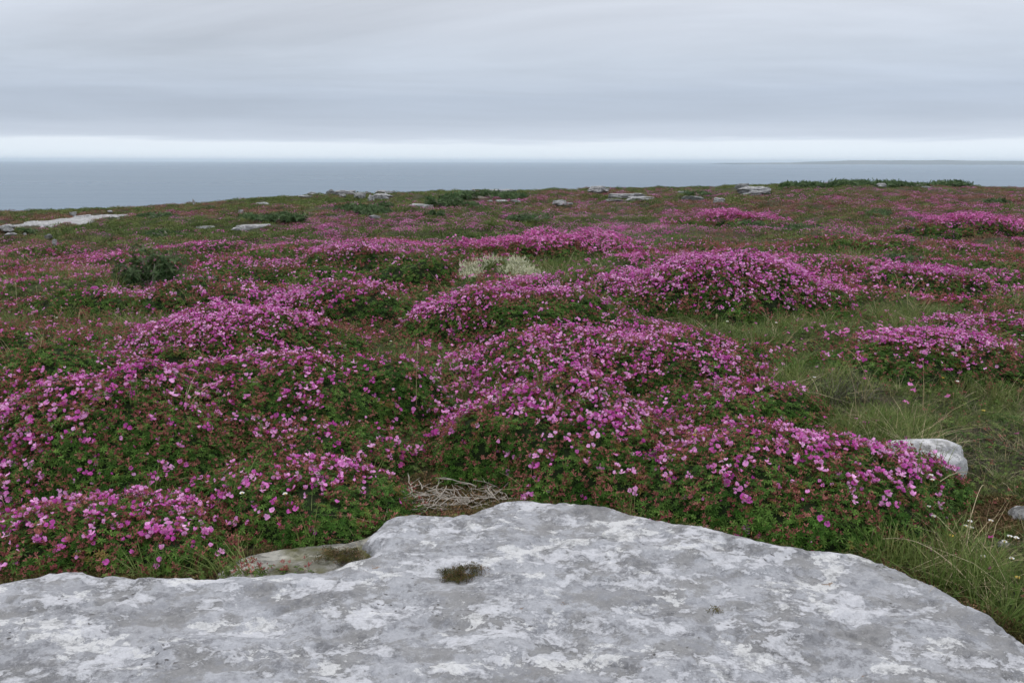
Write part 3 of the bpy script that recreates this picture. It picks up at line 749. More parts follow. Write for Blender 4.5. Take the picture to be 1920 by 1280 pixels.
def owner(x, y):
    best = np.zeros(len(x)); who = np.full(len(x), -1)
    for i, m in enumerate(ML):
        near = (np.abs(x-m.c[0]) < m.r[0]*1.6) & (np.abs(y-m.c[1]) < m.r[1]*1.6)
        if not near.any(): continue
        h, d = mound_h(m, x[near], y[near]); b = np.zeros(len(x)); b[near] = h
        q = b > np.maximum(best, 0.012); who[q] = i; best = np.maximum(best, b)
    return who, best
def surf(x, y):
    who, b = owner(x, y); return Hg(x, y)+b, who
def normals(x, y, e=0.03):
    z0, who = surf(x, y); zx, _ = surf(x+e, y); zy, _ = surf(x, y+e)
    N = np.stack([-(zx-z0)/e, -(zy-z0)/e, np.ones_like(x)], -1)
    return z0, who, N
GRP = 'flowering cushions of the heath'
blossom_src = FLW
seen_margin = lambda x, y, z, mg=420: (lambda p: (p[0] > -mg) & (p[0] < 1920+mg))(proj(x, y, z))
SOIL_GAP = [(862, 922, 118, 50), (600, 1045, 160, 32), (1868, 965, 55, 32)]
def in_gap(x, y, z):
    px, py = proj(x, y, z); o = np.zeros(len(x), bool)
    for cx, cy, rx, ry in SOIL_GAP: o |= ((px-cx)/rx)**2+((py-cy)/ry)**2 < 1
    return o
for i, m in enumerate(ML):
    dist = m.c[1]; A = 3.1416*m.r[0]*m.r[1]*1.9
    root = thing('flowering_cushion', m.lab, 'flower cushion', (m.c[0], m.c[1], m.z), GRP)
    org = np.array([m.c[0], m.c[1], m.z])
    # core under the leaves, its dark colour carries the shade between them
    n = 60
    gx, gy = np.meshgrid(np.linspace(m.c[0]-m.r[0]*1.35, m.c[0]+m.r[0]*1.35, n), np.linspace(m.c[1]-m.r[1]*1.35, m.c[1]+m.r[1]*1.35, n))
    h, d = mound_h(m, gx.ravel(), gy.ravel())
    gz = Hg(gx.ravel(), gy.ravel())+np.where(h > 0.004, h-0.012, -0.06)
    idx = np.arange(n*n).reshape(n, n)
    F = np.stack([idx[:-1, :-1], idx[:-1, 1:], idx[1:, 1:], idx[1:, :-1]], -1)
    hh = (h > 0.004).reshape(n, n); ok = hh[:-1, :-1] | hh[:-1, 1:] | hh[1:, 1:] | hh[1:, :-1]
    obj('leafy_core', mesh_np('leafy_core', np.stack([gx.ravel(), gy.ravel(), gz], -1)-org, F[ok], [M_core], smooth=True), root)
    # leaves
    k = 1.0 if dist < 4.5 else (1.25 if dist < 7 else (1.7 if dist < 12 else 2.6))
    nl = int(A*3400*m.ld/k**2)
    x = rng.uniform(m.c[0]-m.r[0]*1.35, m.c[0]+m.r[0]*1.35, int(nl*7.3/5.97*1.0)); y = rng.uniform(m.c[1]-m.r[1]*1.35, m.c[1]+m.r[1]*1.35, len(x))
    z, who, N = normals(x, y)
    st = np.linalg.norm(N, axis=1)
    q = (who == i) & (rng.uniform(0, 2.3, len(x)) < np.minimum(st, 2.3)*1.0) & seen_margin(x, y, z) & (slab_sd(x, y) < 0.012+0.07*vn(x/.10, y/.10, 888))
    x, y, z, N = x[q], y[q], z[q], N[q]
    z = np.where(slab_sd(x, y) > -.004, np.maximum(z, slab_rim(x, y)+.012), z)
    N = N/np.linalg.norm(N, axis=1, keepdims=True)+np.array([0, 0, 0.6])+rng.normal(0, .28, (len(x), 3))
    P3 = np.stack([x, y, z-0.035*k+rng.uniform(-.012, .012, len(x))*k], -1)
    scatter('foliage', 'sprig', SPR, P3, N, rng.uniform(.6, 1.3, len(x))*k, root, org)
    # red buds and calyces
    fd = fdens(x, y, z)
    pb = 0.36+0.85*np.minimum(fd, .8)*(0.5+ss(-.2, .2, fbm(x/.3, y/.3, 300, 2)))+0.12*ss(0, .3, fbm(x/.5, y/.5, 301, 3))
    if i in (18, 19): pb = pb+0.35
    q = rng.random(len(x)) < pb*0.9
    scatter('red_buds', 'bud', BUD, P3[q]+np.array([0, 0, .004*k]), N[q], rng.uniform(.8, 1.3, q.sum())*k, root, org)
    # blossoms
    kf = 1.0 if dist < 7 else (1.15 if dist < 12 else 1.7)
    nf = int(A*1850/kf**2)
    x = rng.uniform(m.c[0]-m.r[0]*1.35, m.c[0]+m.r[0]*1.35, nf); y = rng.uniform(m.c[1]-m.r[1]*1.35, m.c[1]+m.r[1]*1.35, nf)
    z, who, N = normals(x, y)
    fd = fdens(x, y, z)
    cl_ = 0.35+1.5*ss(-.1, .35, fbm(x/.11, y/.11, 310, 2)+0.4*fbm(x/.35, y/.35, 311, 2))
    cl_ = cl_+(1.05-cl_)*ss(.6, 1.0, fd)*(.7 if dist < 9 else .3)
    q = (who == i) & (rng.random(nf) < (fd+(.12 if dist < 5 else .05))*cl_*0.82+0.012) & seen_margin(x, y, z) & (slab_sd(x, y) < -0.0) & ~in_gap(x, y, z)
    x, y, z, N = x[q], y[q], z[q], N[q]
    N = N/np.linalg.norm(N, axis=1, keepdims=True)+np.array([0, -0.25, 0.45])+rng.normal(0, .38, (len(x), 3))
    P3 = np.stack([x, y, z+0.004+0.062*(k-1)+rng.uniform(-.020, .018, len(x))*k], -1)
    S3 = rng.uniform(.58, 1.12, len(x))*kf
    if dist < 5.4:
        # those large enough to pick out singly become parts of their own
        px, py = proj(x, y, z); infr = (px > 0) & (px < 1920) & (py < 1280)
        dd = np.hypot(x, y)+np.where(infr, 0, 50); order = np.argsort(dd)
        sel = order[:300]; rest = order[300:]
        E = eulers(N, rng.uniform(0, 6.28, len(x)))
        for j in sel:
            b = bpy.data.objects.new('blossom', blossom_src[int(rng.integers(0, len(FLW)))])
            b.location = [float(v) for v in P3[j]-org]; b.rotation_euler = [float(v) for v in E[j]]
            b.scale = [float(S3[j])]*3; link(b, root)
        scatter('blossoms', 'flower', FLW, P3[rest], N[rest], S3[rest], root, org)
    else:
        scatter('blossoms', 'flower' if dist < 12 else 'flowerf', FLW if dist < 12 else FLWF, P3, N, S3, root, org)

# ------------------------------------------------------------------ ground cover between the cushions (uncountable)
def field(y0, y1, per_m2, seed, um=0.92):
    """uniform random points in the visible wedge between two depths"""
    area = um*(y1*y1-y0*y0)+2*0.5*(y1-y0); n = int(area*per_m2)
    y = np.sqrt(rng.uniform(y0*y0, y1*y1, n)); x = rng.uniform(-1, 1, n)*(um*y+0.5)
    return x, y
def put(name, key, meshes, parts, label):
    P3 = np.concatenate([p[0] for p in parts]); N = np.concatenate([p[1] for p in parts]); S3 = np.concatenate([p[2] for p in parts])
    o = scatter(name, key, meshes, P3, N, S3)
    tag(o, label, kind='stuff'); print('STUFF', name, len(P3)); return o
GZ = [(1660, 740, 230, 110, 1.0), (1850, 800, 230, 150, 1.0), (1780, 1020, 220, 170, 1.0), (1650, 600, 220, 30, .8), (1350, 625, 260, 25, .7), (720, 630, 120, 30, .5), (640, 850, 110, 60, .8),
      (1060, 505, 130, 30, .9), (150, 560, 220, 30, .5), (1600, 480, 120, 18, .6), (1150, 560, 60, 30, .6), (1260, 420, 150, 12, .4), (80, 520, 120, 16, .5), (1550, 1010, 100, 40, .0)]
def gdens(x, y, z):
    px, py = proj(x, y, z); d = 0.10+0.35*ss(0.0, .3, fbm(x/1.1, y/1.1, 401, 3))
    for cx, cy, rx, ry, a in GZ: d = np.maximum(d, a*(1-ss(.5, 1.4, ((px-cx)/rx)**2+((py-cy)/ry)**2)))
    return d
ROCKS_HOLE = []     # filled by pavement patches: plants keep off them
def pav_mask(x, y):
    o = np.zeros(len(x), bool)
    for cx, cy, rx, ry in ROCKS_HOLE: o |= ((x-cx)/rx)**2+((y-cy)/ry)**2 < 0.8
    return o
def gpoint(px, py):
    """point on the ground seen at a pixel (marches the ray over the terrain)"""
    u = (px-960)/FPX; v = -(py-640)/FPX; d = np.array([u, cp+v*sp, -sp+v*cp])
    t = np.exp(np.linspace(math.log(2), math.log(140), 900)); x, y, z = d[0]*t, d[1]*t, CAM_H+d[2]*t
    g = z-Hg(x, y); i = int(np.argmax(g < 0)) if (g < 0).any() else int(np.argmin(g))
    return np.array([x[i], y[i], float(Hg(x[i], y[i]))])
# pavement patches (x, y, half width, half height px) first, so that the plants leave them bare
PAV = [(150, 415, 62, 6, 'long white sheet of bare limestone pavement at the far left'),
       (386, 427, 18, 2.6, 'short white strip of bare limestone left of centre, left one of the pair'),
       (477, 424, 34, 2.6, 'thin white strip of bare limestone left of centre, right one of the pair'),
       (790, 385, 24, 4, 'pale triangular patch of bare limestone below the skyline left of centre')]
pav = []
for px, py, hw, hh, lab in PAV:
    c = gpoint(px, py); dep = c[1]*cp+(CAM_H-c[2])*sp
    a = gpoint(px, py-hh); b = gpoint(px, py+hh); ry = max(0.12, abs(a[1]-b[1])/2)*0.7
    pav.append((c, hw/FPX*dep, ry, lab)); ROCKS_HOLE.append((c[0], c[1], hw/FPX*dep*1.02, ry*1.02))
    # keep the ray in front clear as well
    ROCKS_HOLE.append((c[0], c[1]-ry*0.8, hw/FPX*dep*0.9, ry*0.9))

leafP, grassP, strawP, budP, flP, greyP = [], [], [], [], [], []
up = np.array([0, 0, 1.0])
for (y0, y1, dens, k) in ((2.2, 4.6, 1300, 1.0), (4.6, 8, 650, 1.35), (8, 15, 230, 2.1)):
    x, y = field(y0, y1, dens, 1); z, who = surf(x, y)
    q = (who < 0) & (slab_sd(x, y) < -0.015) & ~in_gap(x, y, z) & ~pav_mask(x, y)
    x, y, z = x[q], y[q], z[q]; g = gdens(x, y, z)
    lv = rng.random(len(x)) > g*0.75
    n = lv.sum(); hm, hid = hummock(x[lv], y[lv])
    leafP.append((np.stack([x[lv], y[lv], z[lv]-0.018*k+0.01*hm], -1), up+rng.normal(0, .35, (n, 3)), rng.uniform(.7, 1.3, n)*k))
    # red tinge
    r_ = 0.24+0.50*ss(-.1, .3, fbm(x/1.5, y/1.5, 411, 3)); r_ = np.where(g > .6, .05, r_)
    bq = rng.random(len(x)) < r_*0.6; n = bq.sum()
    budP.append((np.stack([x[bq], y[bq], z[bq]-0.005], -1), up+rng.normal(0, .3, (n, 3)), rng.uniform(.7, 1.2, n)*k))
    # grass
    x, y = field(y0, y1, dens*0.55, 2); z, who = surf(x, y)
    q = (slab_sd(x, y) < -0.004) & ~in_gap(x, y, z) & ~pav_mask(x, y); x, y, z, who = x[q], y[q], z[q], who[q]
    g = gdens(x, y, z)*np.where(who >= 0, .10, 1); q = rng.random(len(x)) < g
    x, y, z = x[q], y[q], z[q]; n = len(x)
    hs_ = 0.6+0.8*ss(-.2, .3, fbm(x/.5, y/.5, 421, 2))
    N = up+rng.normal(0, .25, (n, 3)); sq_ = rng.uniform(.6, 1.25, n)*hs_*(0.62+0.38*k)
    r_ = rng.random(n); st = r_ < .19; px, py = proj(x, y, z)
    gh = (((px-1860)/110)**2+((py-850)/55)**2 < 1) & (r_ > .35)
    gh |= (((px-1560)/120)**2+((py-745)/30)**2 < 1) & (r_ > .6)
    P3 = np.stack([x, y, z-.01], -1)
    strawP.append((P3[st], N[st], sq_[st]*1.15)); greyP.append((P3[gh], N[gh], sq_[gh]*0.9)); go_ = ~st & ~gh
    grassP.append((P3[go_], N[go_], sq_[go_]))
    # blossoms outside the cushions
    x, y = field(y0, y1, 800/k, 3); z, who = surf(x, y)
    q = (who < 0) & (slab_sd(x, y) < -0.02) & ~in_gap(x, y, z) & ~pav_mask(x, y); x, y, z = x[q], y[q], z[q]
    fd = fdens(x, y, z)*(1-0.85*(gdens(x, y, z) > .6)); fp = fpatch(x, y)*ss(5, 8, y)*np.where(gdens(x, y, z) > .55, .25, 1)
    q = rng.random(len(x)) < 0.45*fd+0.62*fp+0.012
    x, y, z = x[q], y[q], z[q]; n = len(x)
    flP.append((np.stack([x, y, z+0.025*k], -1), up+rng.normal(0, .4, (n, 3))+np.array([0, -.3, 0]), rng.uniform(.75, 1.15, n)*(1+(k-1)*.25)))
put('low_leaves', 'low', SPR2, leafP, 'low green leaves covering the ground between the cushions')
put('red_ground_cover', 'bud', BUD, budP, 'reddish buds and stems scattered through the low heath')
put('grass', 'tuft', TUF, grassP, 'long green grass growing between the cushions')
put('dry_grass', 'straw', TUF_S, strawP, 'straw coloured dead grass among the green')
put('grey_heather', 'greyt', TUF_G, greyP, 'grey brown wiry heather at the right')
put('wild_flowers', 'flowerf', FLWF, flP, 'scattered small pink blossoms between the cushions')
# far field
fl, fb, fg, ff = [], [], [], []
for (y0, y1, dens, k) in ((14, 26, 26, 1.0), (26, 45, 13, 1.45), (45, 80, 6, 2.0)):
    x, y = field(y0, y1, dens, 5); z, who = surf(x, y)
    u = x/y; ye = np.interp(u, _ut, sky_d); q = (y < ye+8) & ~pav_mask(x, y) & (who < 0); x, y, z = x[q], y[q], z[q]
    a = fbm(x/5.0, y/7.5, 501, 4); b = fbm(x/3.0+5, y/5.0, 511, 4); n = len(x); r_ = rng.random(n)
    br = r_ < 0.42+1.5*a; gr = ~br & (rng.random(n) < 0.25+1.8*b); lf = ~br & ~gr
    P3 = np.stack([x, y, z-.04*k], -1); N = up+rng.normal(0, .12, (n, 3)); s_ = rng.uniform(.7, 1.25, n)*k*np.where(y > 40, .85, 1)
    fl.append((P3[lf], N[lf], s_[lf])); fb.append((P3[br], N[br], s_[br]*.9)); fg.append((P3[gr], N[gr], s_[gr]*.8))
    x, y = field(y0, y1, dens*2.3, 6); z, who = surf(x, y); u = x/y; ye = np.interp(u, _ut, sky_d)
    fd = fdens(x, y, z); fp = fpatch(x, y)
    edge = 1-0.80*ss(ye*.55, ye*.88, y); left = 0.35+0.65*ss(-.55, -.1, u+0.012*(30-y))
    q = (y < ye+2) & ~pav_mask(x, y) & (rng.random(len(x)) < (0.75*np.minimum(fd, 1)+0.60*fp*edge*left)); x, y, z = x[q], y[q], z[q]; n = len(x)
    ff.append((np.stack([x, y, z-.02], -1), up+rng.normal(0, .12, (n, 3)), rng.uniform(.6, 1.05, n)*k**.6))
put('far_green_heath', 'fleaf', FCL, fl, 'green carpet of low heath plants reaching to the cliff edge')
put('far_brown_heath', 'fbrown', FCB, fb, 'brownish carpet of heath reaching to the cliff edge')
put('far_grass', 'fgrass', FCG, fg, 'distant rough grass on the heath')
put('far_pink_bloom', 'fpatch', FFP, ff, 'distant drifts of pink bloom over the heath')

# ------------------------------------------------------------------ rocks
def rock_mesh(seed, sx, sy, sz, layered=0.0, flat=1.0):
    import bmesh
    bm = bmesh.new(); bmesh.ops.create_icosphere(bm, subdivisions=4, radius=1.0)
    V = np.array([v.co[:] for v in bm.verts]); F = np.array([[v.index for v in f.verts] for f in bm.faces]); bm.free()
    # boxy, broken outline
    r = random.Random(seed)
    e = 0.8; V = np.sign(V)*np.abs(V)**e
    V /= np.maximum(np.linalg.norm(V, axis=1, keepdims=True)*0.25+0.75, 1e-6)
    n = fbm(V[:, 0]*1.3+seed, V[:, 1]*1.3+V[:, 2]*1.7, 600+seed, 4)
    V *= (1+0.65*n)[:, None]
    for _ in range(5):
        a = r.uniform(0, 6.28); t = r.uniform(-.2, .5); nrm = np.array([math.cos(a)*math.cos(t), math.sin(a)*math.cos(t), math.sin(t)]); d = r.uniform(.62, .9)
        s = V@nrm-d; V = V-np.outer(np.maximum(s, 0)*.85, nrm)
    V[:, 2] += 0.12*fbm(V[:, 0]*2.5, V[:, 1]*2.5, 640+seed, 4)
    if layered:
        ph = V[:, 2]*layered; st = ss(.72, .98, ph-np.floor(ph))*(1-ss(.98, 1.0, ph-np.floor(ph)))
        V[:, :2] *= (1-0.13*st)[:, None]
    V *= np.array([sx, sy, sz])
    return V, F
def smooth_boulder(seed, sx, sy, sz):
    V, F = rock_mesh(seed, 1, 1, 1); n = np.linalg.norm(V, axis=1, keepdims=True); U = V/n
    V = np.sign(U)*np.abs(U)**np.array([.8, .8, .55]); V *= (1+0.22*fbm(U[:, 0]*1.3, U[:, 1]*1.3+U[:, 2]*1.2, 880, 4))[:, None]
    V[:, 2] += 0.05*fbm(V[:, 0]*3, V[:, 1]*3, 890, 3)
    return V*np.array([sx, sy, sz]), F
def rock(px, py, wpx, hpx, label, mat=None, name='boulder', layered=0.0, seed=0, depth=.7, tiltx=0, group=None, bury=.25, lift=0):
    """px,py = middle of the rock's foot"""
    c = gpoint(px, py); dep = c[1]*cp+(CAM_H-c[2])*sp; wx = wpx/FPX*dep/2; hz = hpx/FPX*dep
    if wx*2*FPX/dep < 1: pass
    V, F = rock_mesh(seed, wx/.88, max(wx*depth, hz*.5), hz*(1+bury)/1.75, layered)
    if seed == 3: V, F = smooth_boulder(seed, wx*1.05, wx*.55, hz*.55)
    V[:, 2] += hz-V[:, 2].max()
    if tiltx: V = V@np.array([[math.cos(tiltx), 0, math.sin(tiltx)], [0, 1, 0], [-math.sin(tiltx), 0, math.cos(tiltx)]])
    c[2] += lift
    o = obj(name, mesh_np(name, V, F, [mat or M_rock], smooth=seed == 3), loc=[float(v) for v in c])
    tag(o, label, 'rock', group); return o
RG = 'limestone rocks along the cliff top'
rocks = [
 (1716, 893, 164, 74, 'smooth rounded white boulder at the right, half hidden behind the broad cushion', M_white_rock, 3, .8, 0),
 (1922, 975, 56, 40, 'white rock cut by the right edge among dry stems', None, 5, .8, 0),
 (1411, 366, 66, 15, 'grey layered boulder, lower slab of the stack right of centre below the skyline', None, 7, .6, 3),
 (1389, 353, 26, 8, 'small dark slab perched on the left end of the layered boulder', M_rockdk, 8, .7, 0),
 (1168, 373, 66, 9, 'long low grey boulder with a domed top right of centre', None, 9, .7, 2),
 (1200, 376, 46, 5, 'flat pale slab just in front of the domed grey boulder', None, 10, .6, 0),
 (1148, 379, 30, 3, 'thin white slab left of the flat pale one', None, 11, .6, 0),
 (1118, 358, 34, 8, 'white two step slab on the skyline right of centre', None, 12, .6, 2),
 (1134, 360, 16, 4, 'small white stone touching the two step slab', None, 13, .6, 0),
 (1050, 386, 28, 8, 'white topped grey block standing alone in the middle distance', None, 14, .8, 0),
 (1069, 387, 12, 3, 'small white chip beside the white topped block', None, 15, .8, 0),
 (1346, 382, 20, 9, 'squat pale grey stone on the heath below the layered boulder', None, 16, .8, 0),
 (1296, 376, 38, 7, 'dark slanting slab between two pale boulders', M_rockdk, 17, .5, 0),
 (1278, 363, 18, 3, 'low white strip of rock on the heath near the dark slanting slab', None, 18, .6, 0),
 (1652, 349, 17, 5, 'rounded white stone below the skyline shrubs', None, 19, .8, 0),
 (1736, 351, 16, 2, 'tiny pale stone right of the rounded white one', None, 20, .7, 0),
 (936, 363, 50, 6, 'long white slab lying on the green bank, upper one of the two', None, 21, .5, 2),
 (942, 369, 36, 4, 'thin white slab under the long one on the green bank', None, 22, .5, 0),
 (887, 360, 8, 5, 'small upright white stone on the green bank', None, 23, .8, 0),
 (941, 381, 22, 2.6, 'small cream slab below the green bank, middle one of a row of three', None, 24, .6, 0),
 (966, 380, 18, 2.4, 'small cream slab below the green bank, right end of the row of three', None, 25, .6, 0),
 (920, 381, 10, 2.2, 'small cream slab below the green bank, left end of the row of three', None, 47, .6, 0),
 (646, 366, 40, 7, 'white topped ledge on the skyline left of centre', None, 26, .6, 2),
 (621, 364, 14, 7, 'black weathered block at the left end of the white topped ledge', M_rockdk, 27, .8, 0),
 (677, 372, 20, 8, 'pale squarish stone left of the leaning one', None, 28, .8, 0),
 (695, 379, 12, 11, 'upright pale stone leaning among the rocks left of centre', None, 29, .7, 0),
 (712, 374, 36, 8, 'grey rock right of the leaning upright stone', None, 30, .7, 2),
 (642, 370, 14, 3, 'small white stone below the white topped ledge', None, 31, .7, 0),
 (584, 363, 16, 4, 'small pale rock on the skyline left of the black block', None, 32, .7, 0),
 (570, 372, 22, 3, 'flat white rock below the skyline left of the black block', None, 33, .6, 0),
 (715, 361, 20, 4, 'low pale rock on the skyline behind the grey rock', None, 34, .6, 0),
 (730, 363, 18, 3, 'thin pale rock at the right end of the skyline rocks', None, 35, .6, 0),
 (492, 386, 24, 3, 'thin white rock on the slope left of centre', None, 36, .6, 0),
 (452, 403, 10, 5, 'small grey stone with a notch on the left slope', None, 37, .8, 0),
 (363, 385, 4, 9, 'small standing stone near the left skyline', None, 38, .8, 0),
 (138, 408, 11, 5, 'little tilted white block behind the long white pavement', None, 39, .7, 0),
 (206, 403, 9, 3, 'little white stone right of the tilted block at far left', None, 40, .7, 0),
 (14, 438, 24, 8, 'white blocky rock at the left edge', None, 41, .8, 0),
 (2, 437, 16, 5, 'white flat rock cut by the left edge', None, 42, .8, 0),
 (1872, 985, 16, 10, 'small pale stone among dry stems left of the white rock at the right edge', None, 61, .8, 0),
 (1842, 1000, 12, 7, 'pebble sized pale stone in the bare soil right of the broad cushion', None, 62, .8, 0),
 (1880, 1022, 20, 9, 'flat brownish stone below the white rock at the right edge', M_rockdk, 63, .8, 0),
 (22, 449, 22, 4, 'grey flat rock below the white blocky one at left', None, 43, .7, 0),
 (104, 467, 8, 8, 'small pale round stone among far left flowers', None, 44, .8, 0),
 (92, 453, 10, 6, 'grey little stone left of centre of the far left slope', M_rockdk, 45, .8, 0),
 (443, 438, 16, 4, 'small white block with a dark foot below the thin white strip', None, 46, .7, 0),
 (703, 413, 22, 4, 'small pale stone among distant pink bloom left of centre', None, 48, .7, 0),
 (48, 447, 6, 3, 'tiny white stone at the far left', None, 49, .7, 0),
]
for (px, py, wp, hp, lab, mat, sd, dpt, lay) in rocks:
    big = wp > 100 or py > 900
    rock(px, py, wp, hp, lab, mat, seed=sd, depth=dpt, layered=lay, lift=0.10 if not big else 0, group=None if big else RG)
for (c, rx, ry, lab) in pav:
    n = 40; gx, gy = np.meshgrid(np.linspace(-1.1, 1.1, n*2), np.linspace(-1.1, 1.1, n))
    x = c[0]+gx*rx; y = c[1]+gy*ry
    d = np.sqrt(gx**2+gy**2)*(1+(.75 if rx > 1.0 else .3)*fbm(gx*3.5+rx, gy*2.6, 700, 4))
    d = np.where(gx**2+gy**2 < .62, np.minimum(d, .8), d)
    zz_ = np.maximum(Hg(x, y)+0.02, c[2]+.04)+0.02*fbm(x/.5, y/.5, 710, 3)
    zz_ = zz_-np.where(d > .85, (d-.85)*1.6, 0)
    idx = np.arange(gx.size).reshape(gx.shape); d = np.where(gx**2+gy**2 < .62, np.minimum(d, .8), d); kq = d < 1.05; ok = kq[:-1, :-1] & kq[:-1, 1:] & kq[1:, 1:] & kq[1:, :-1]
    F = np.stack([idx[:-1, :-1], idx[:-1, 1:], idx[1:, 1:], idx[1:, :-1]], -1)[ok]
    o = obj('limestone_pavement', mesh_np('limestone_pavement', np.stack([x-c[0], y-c[1], zz_-c[2]], -1).reshape(-1, 3), F, [M_rock], smooth=True), loc=[float(v) for v in c])
    tag(o, lab, 'rock', 'sheets of bare limestone on the heath')

# ------------------------------------------------------------------ junipers and dark spreading shrubs
def shrub(px0, px1, ptop, pbase, label, name='juniper_bush', mesh=SPY, key='spray', dens=1.0, dp=.6):
    c = gpoint((px0+px1)/2, pbase); dep = c[1]*cp+(CAM_H-c[2])*sp; rx = (px1-px0)/2/FPX*dep; hh = (pbase-ptop)/FPX*dep
    ry = max(rx*dp, .15); root = thing(name, label, 'shrub', (c[0], c[1]+ry*.6, c[2]))
    k = max(1.0, dep/11.0); r = random.Random(int(px0*7+pbase)); pts = []; Ns = []
    hh = max(hh*(1.45 if (pbase > 546 or dens > 2) and px0 < 300 else .82), .10)
    n = int(min(2600, 3.2*rx*ry*700/k**2*dens)+120)
    nb = 11
    mb = MB()
    lobes = []
    for b in range(nb):
        a = r.uniform(0, 6.28); q = r.uniform(.2, .95); lobes.append((q*math.cos(a)*rx, q*math.sin(a)*ry, r.uniform(.35, 1.0)*hh*(1.15-.5*q), r.uniform(.20, .42)))
        L = lobes[-1]
        mb.tube([(0, 0, -.02), (L[0]*.4, L[1]*.4, L[2]*.3), (L[0]*.85, L[1]*.85, L[2]*.75)], [.02*k, .014*k, .006*k], 0, 4)
    obj('branches', mb.mesh('branches', [M_twig]), root)
    t = rng.integers(0, nb, n); LB = np.array(lobes)[t]
    v = rng.normal(0, 1, (n, 3)); v /= np.linalg.norm(v, axis=1, keepdims=True); v *= rng.uniform(.45, 1, (n, 1))**.5
    x = LB[:, 0]+v[:, 0]*LB[:, 3]*rx; y = LB[:, 1]+v[:, 1]*LB[:, 3]*ry; z = LB[:, 2]*.62+v[:, 2]*LB[:, 2]*.42
    P3 = np.stack([x, y, np.maximum(z, .0)], -1); N = v*np.array([1, 1, .6])+np.array([0, 0, .5])
    scatter('foliage', key, mesh, P3, N, rng.uniform(.7, 1.2, n)*k*(.55 if hh < .3 else .8), root)
    return root
SH = [(210, 335, 470, 548, 'bushy blue green juniper standing among flowers at the left'),
 (330, 440, 512, 545, 'low pale green shrub right of the left juniper'),
 (440, 560, 390, 416, 'dark spreading juniper on the left slope below the skyline'),
 (610, 720, 378, 402, 'dark green spreading juniper below the skyline rocks left of centre'),
 (690, 745, 374, 392, 'small dark shrub at the right end of the one below the skyline rocks'),
 (800, 880, 358, 388, 'green juniper bank around the white slabs, left part'),
 (845, 1000, 354, 376, 'broad green juniper bank behind and around the white slabs'),
 (795, 835, 392, 406, 'round dark little shrub right of centre left, below the juniper bank'),
 (860, 905, 372, 388, 'dark green tussock in front of the juniper bank'),
 (950, 1045, 392, 414, 'dark green shrub at centre below the white slabs'),
 (1465, 1560, 338, 350, 'low dark shrub on the skyline right, left end of the hedge like row'),
 (1540, 1680, 333, 347, 'tallest dark shrub thicket on the right skyline'),
 (1660, 1760, 336, 347, 'middle dark shrub thicket on the right skyline'),
 (1740, 1830, 338, 348, 'low thicket at the right end of the skyline shrubs'),
 (1630, 1690, 388, 402, 'small green shrub on the right heath'),
 (1850, 1900, 366, 380, 'small green shrub near the right edge below the skyline'),
 (1270, 1330, 354, 366, 'low green shrub near the dark slanting slab'),
 (270, 350, 425, 446, 'green shrub on the left slope above the juniper'),
 (250, 330, 396, 412, 'small dark shrub right of the long white pavement'),
 (20, 60, 428, 437, 'small dark shrub beside the white blocky rock at left'),
 (1640, 1760, 466, 496, 'dark green shrub on the right heath behind the line of bloom'),
 (1380, 1440, 408, 424, 'grassy green shrub right of the distant pale pink cushion'),
 (1440, 1540, 412, 432, 'olive green shrub on the heath above the most flowered cushion')]
for i_, s_ in enumerate(SH): shrub(*s_, dens=2.4 if i_ < 2 else 1.0)
# cream flowered clump
cr = gpoint(945, 520); root = thing('cream_flower_clump', 'cream white flowering clump in the grass behind the green domed cushion', 'flower clump', cr)
n = 2300; a = rng.uniform(0, 6.28, n); q = np.sqrt(rng.random(n)); X0 = q*np.cos(a)*.62; Y0 = q*np.sin(a)*.80
keep = (X0+.15*np.sin(Y0*9)+.25*Y0 < .42) & ~((X0 > -.25) & (X0 < .0) & (Y0 < -.15)); keep &= fbm(X0/.22, Y0/.22, 870, 3) > -.02; X0, Y0 = X0[keep], Y0[keep]; n = len(X0)
Z0 = .17*(1-(X0/.75)**2-(Y0/.7)**2)+.02*rng.normal(0, 1, n)
scatter('flower_spikes', 'cream', CRM, np.stack([X0, Y0, np.maximum(Z0, 0)-.06+Hg(X0+cr[0], Y0+cr[1])-cr[2]], -1), up+rng.normal(0, .35, (n, 3)), rng.uniform(.7, 1.3, n), root)
scatter('grass_blades', 'tuft', TUF, np.stack([X0, Y0, np.maximum(Z0, 0)-.12+Hg(X0+cr[0], Y0+cr[1])-cr[2]], -1)[::3], up+rng.normal(0, .35, (len(X0[::3]), 3)), rng.uniform(1.0, 1.9, len(X0[::3])), root)

# ------------------------------------------------------------------ heap of dead twigs behind the slab
tw = unproj(858, 925, 0.0); tw = np.array([tw[0], tw[1], float(Hg(tw[0], tw[1]))])
root = thing('twig_heap', 'heap of bleached dead twigs on bare soil behind the slab point', 'twigs', tw)
r = random.Random(5)
def twig(cx, cy, cz, az, L, rad, wig, lift):
    mb = MB(); pts = []; a = az; x, y, z = cx, cy, cz
    n = 7
    for i in range(n):
        pts.append((x, y, z)); a += r.uniform(-wig, wig); x += math.cos(a)*L/n; y += math.sin(a)*L/n
        z = max(0.004, z+lift*L/n+r.uniform(-.5, .5)*L/n*.6)
    mb.tube(pts, [rad*(1-.6*i/n) for i in range(n)], 0, 4)
    for b in range(r.choice((1, 2, 2))):
        i = r.randint(1, 4); a2 = az+r.choice((-1, 1))*r.uniform(.5, 1.1); p = Vector(pts[i]); q = [p]
        for k in range(3):
            a2 += r.uniform(-.4, .4); q.append(q[-1]+Vector((math.cos(a2), math.sin(a2), r.uniform(-.1, .5)))*L*.13)
        mb.tube(q, [rad*.7, rad*.5, rad*.4, rad*.2], 0, 4)
    return mb.mesh('twig', [M_twig])
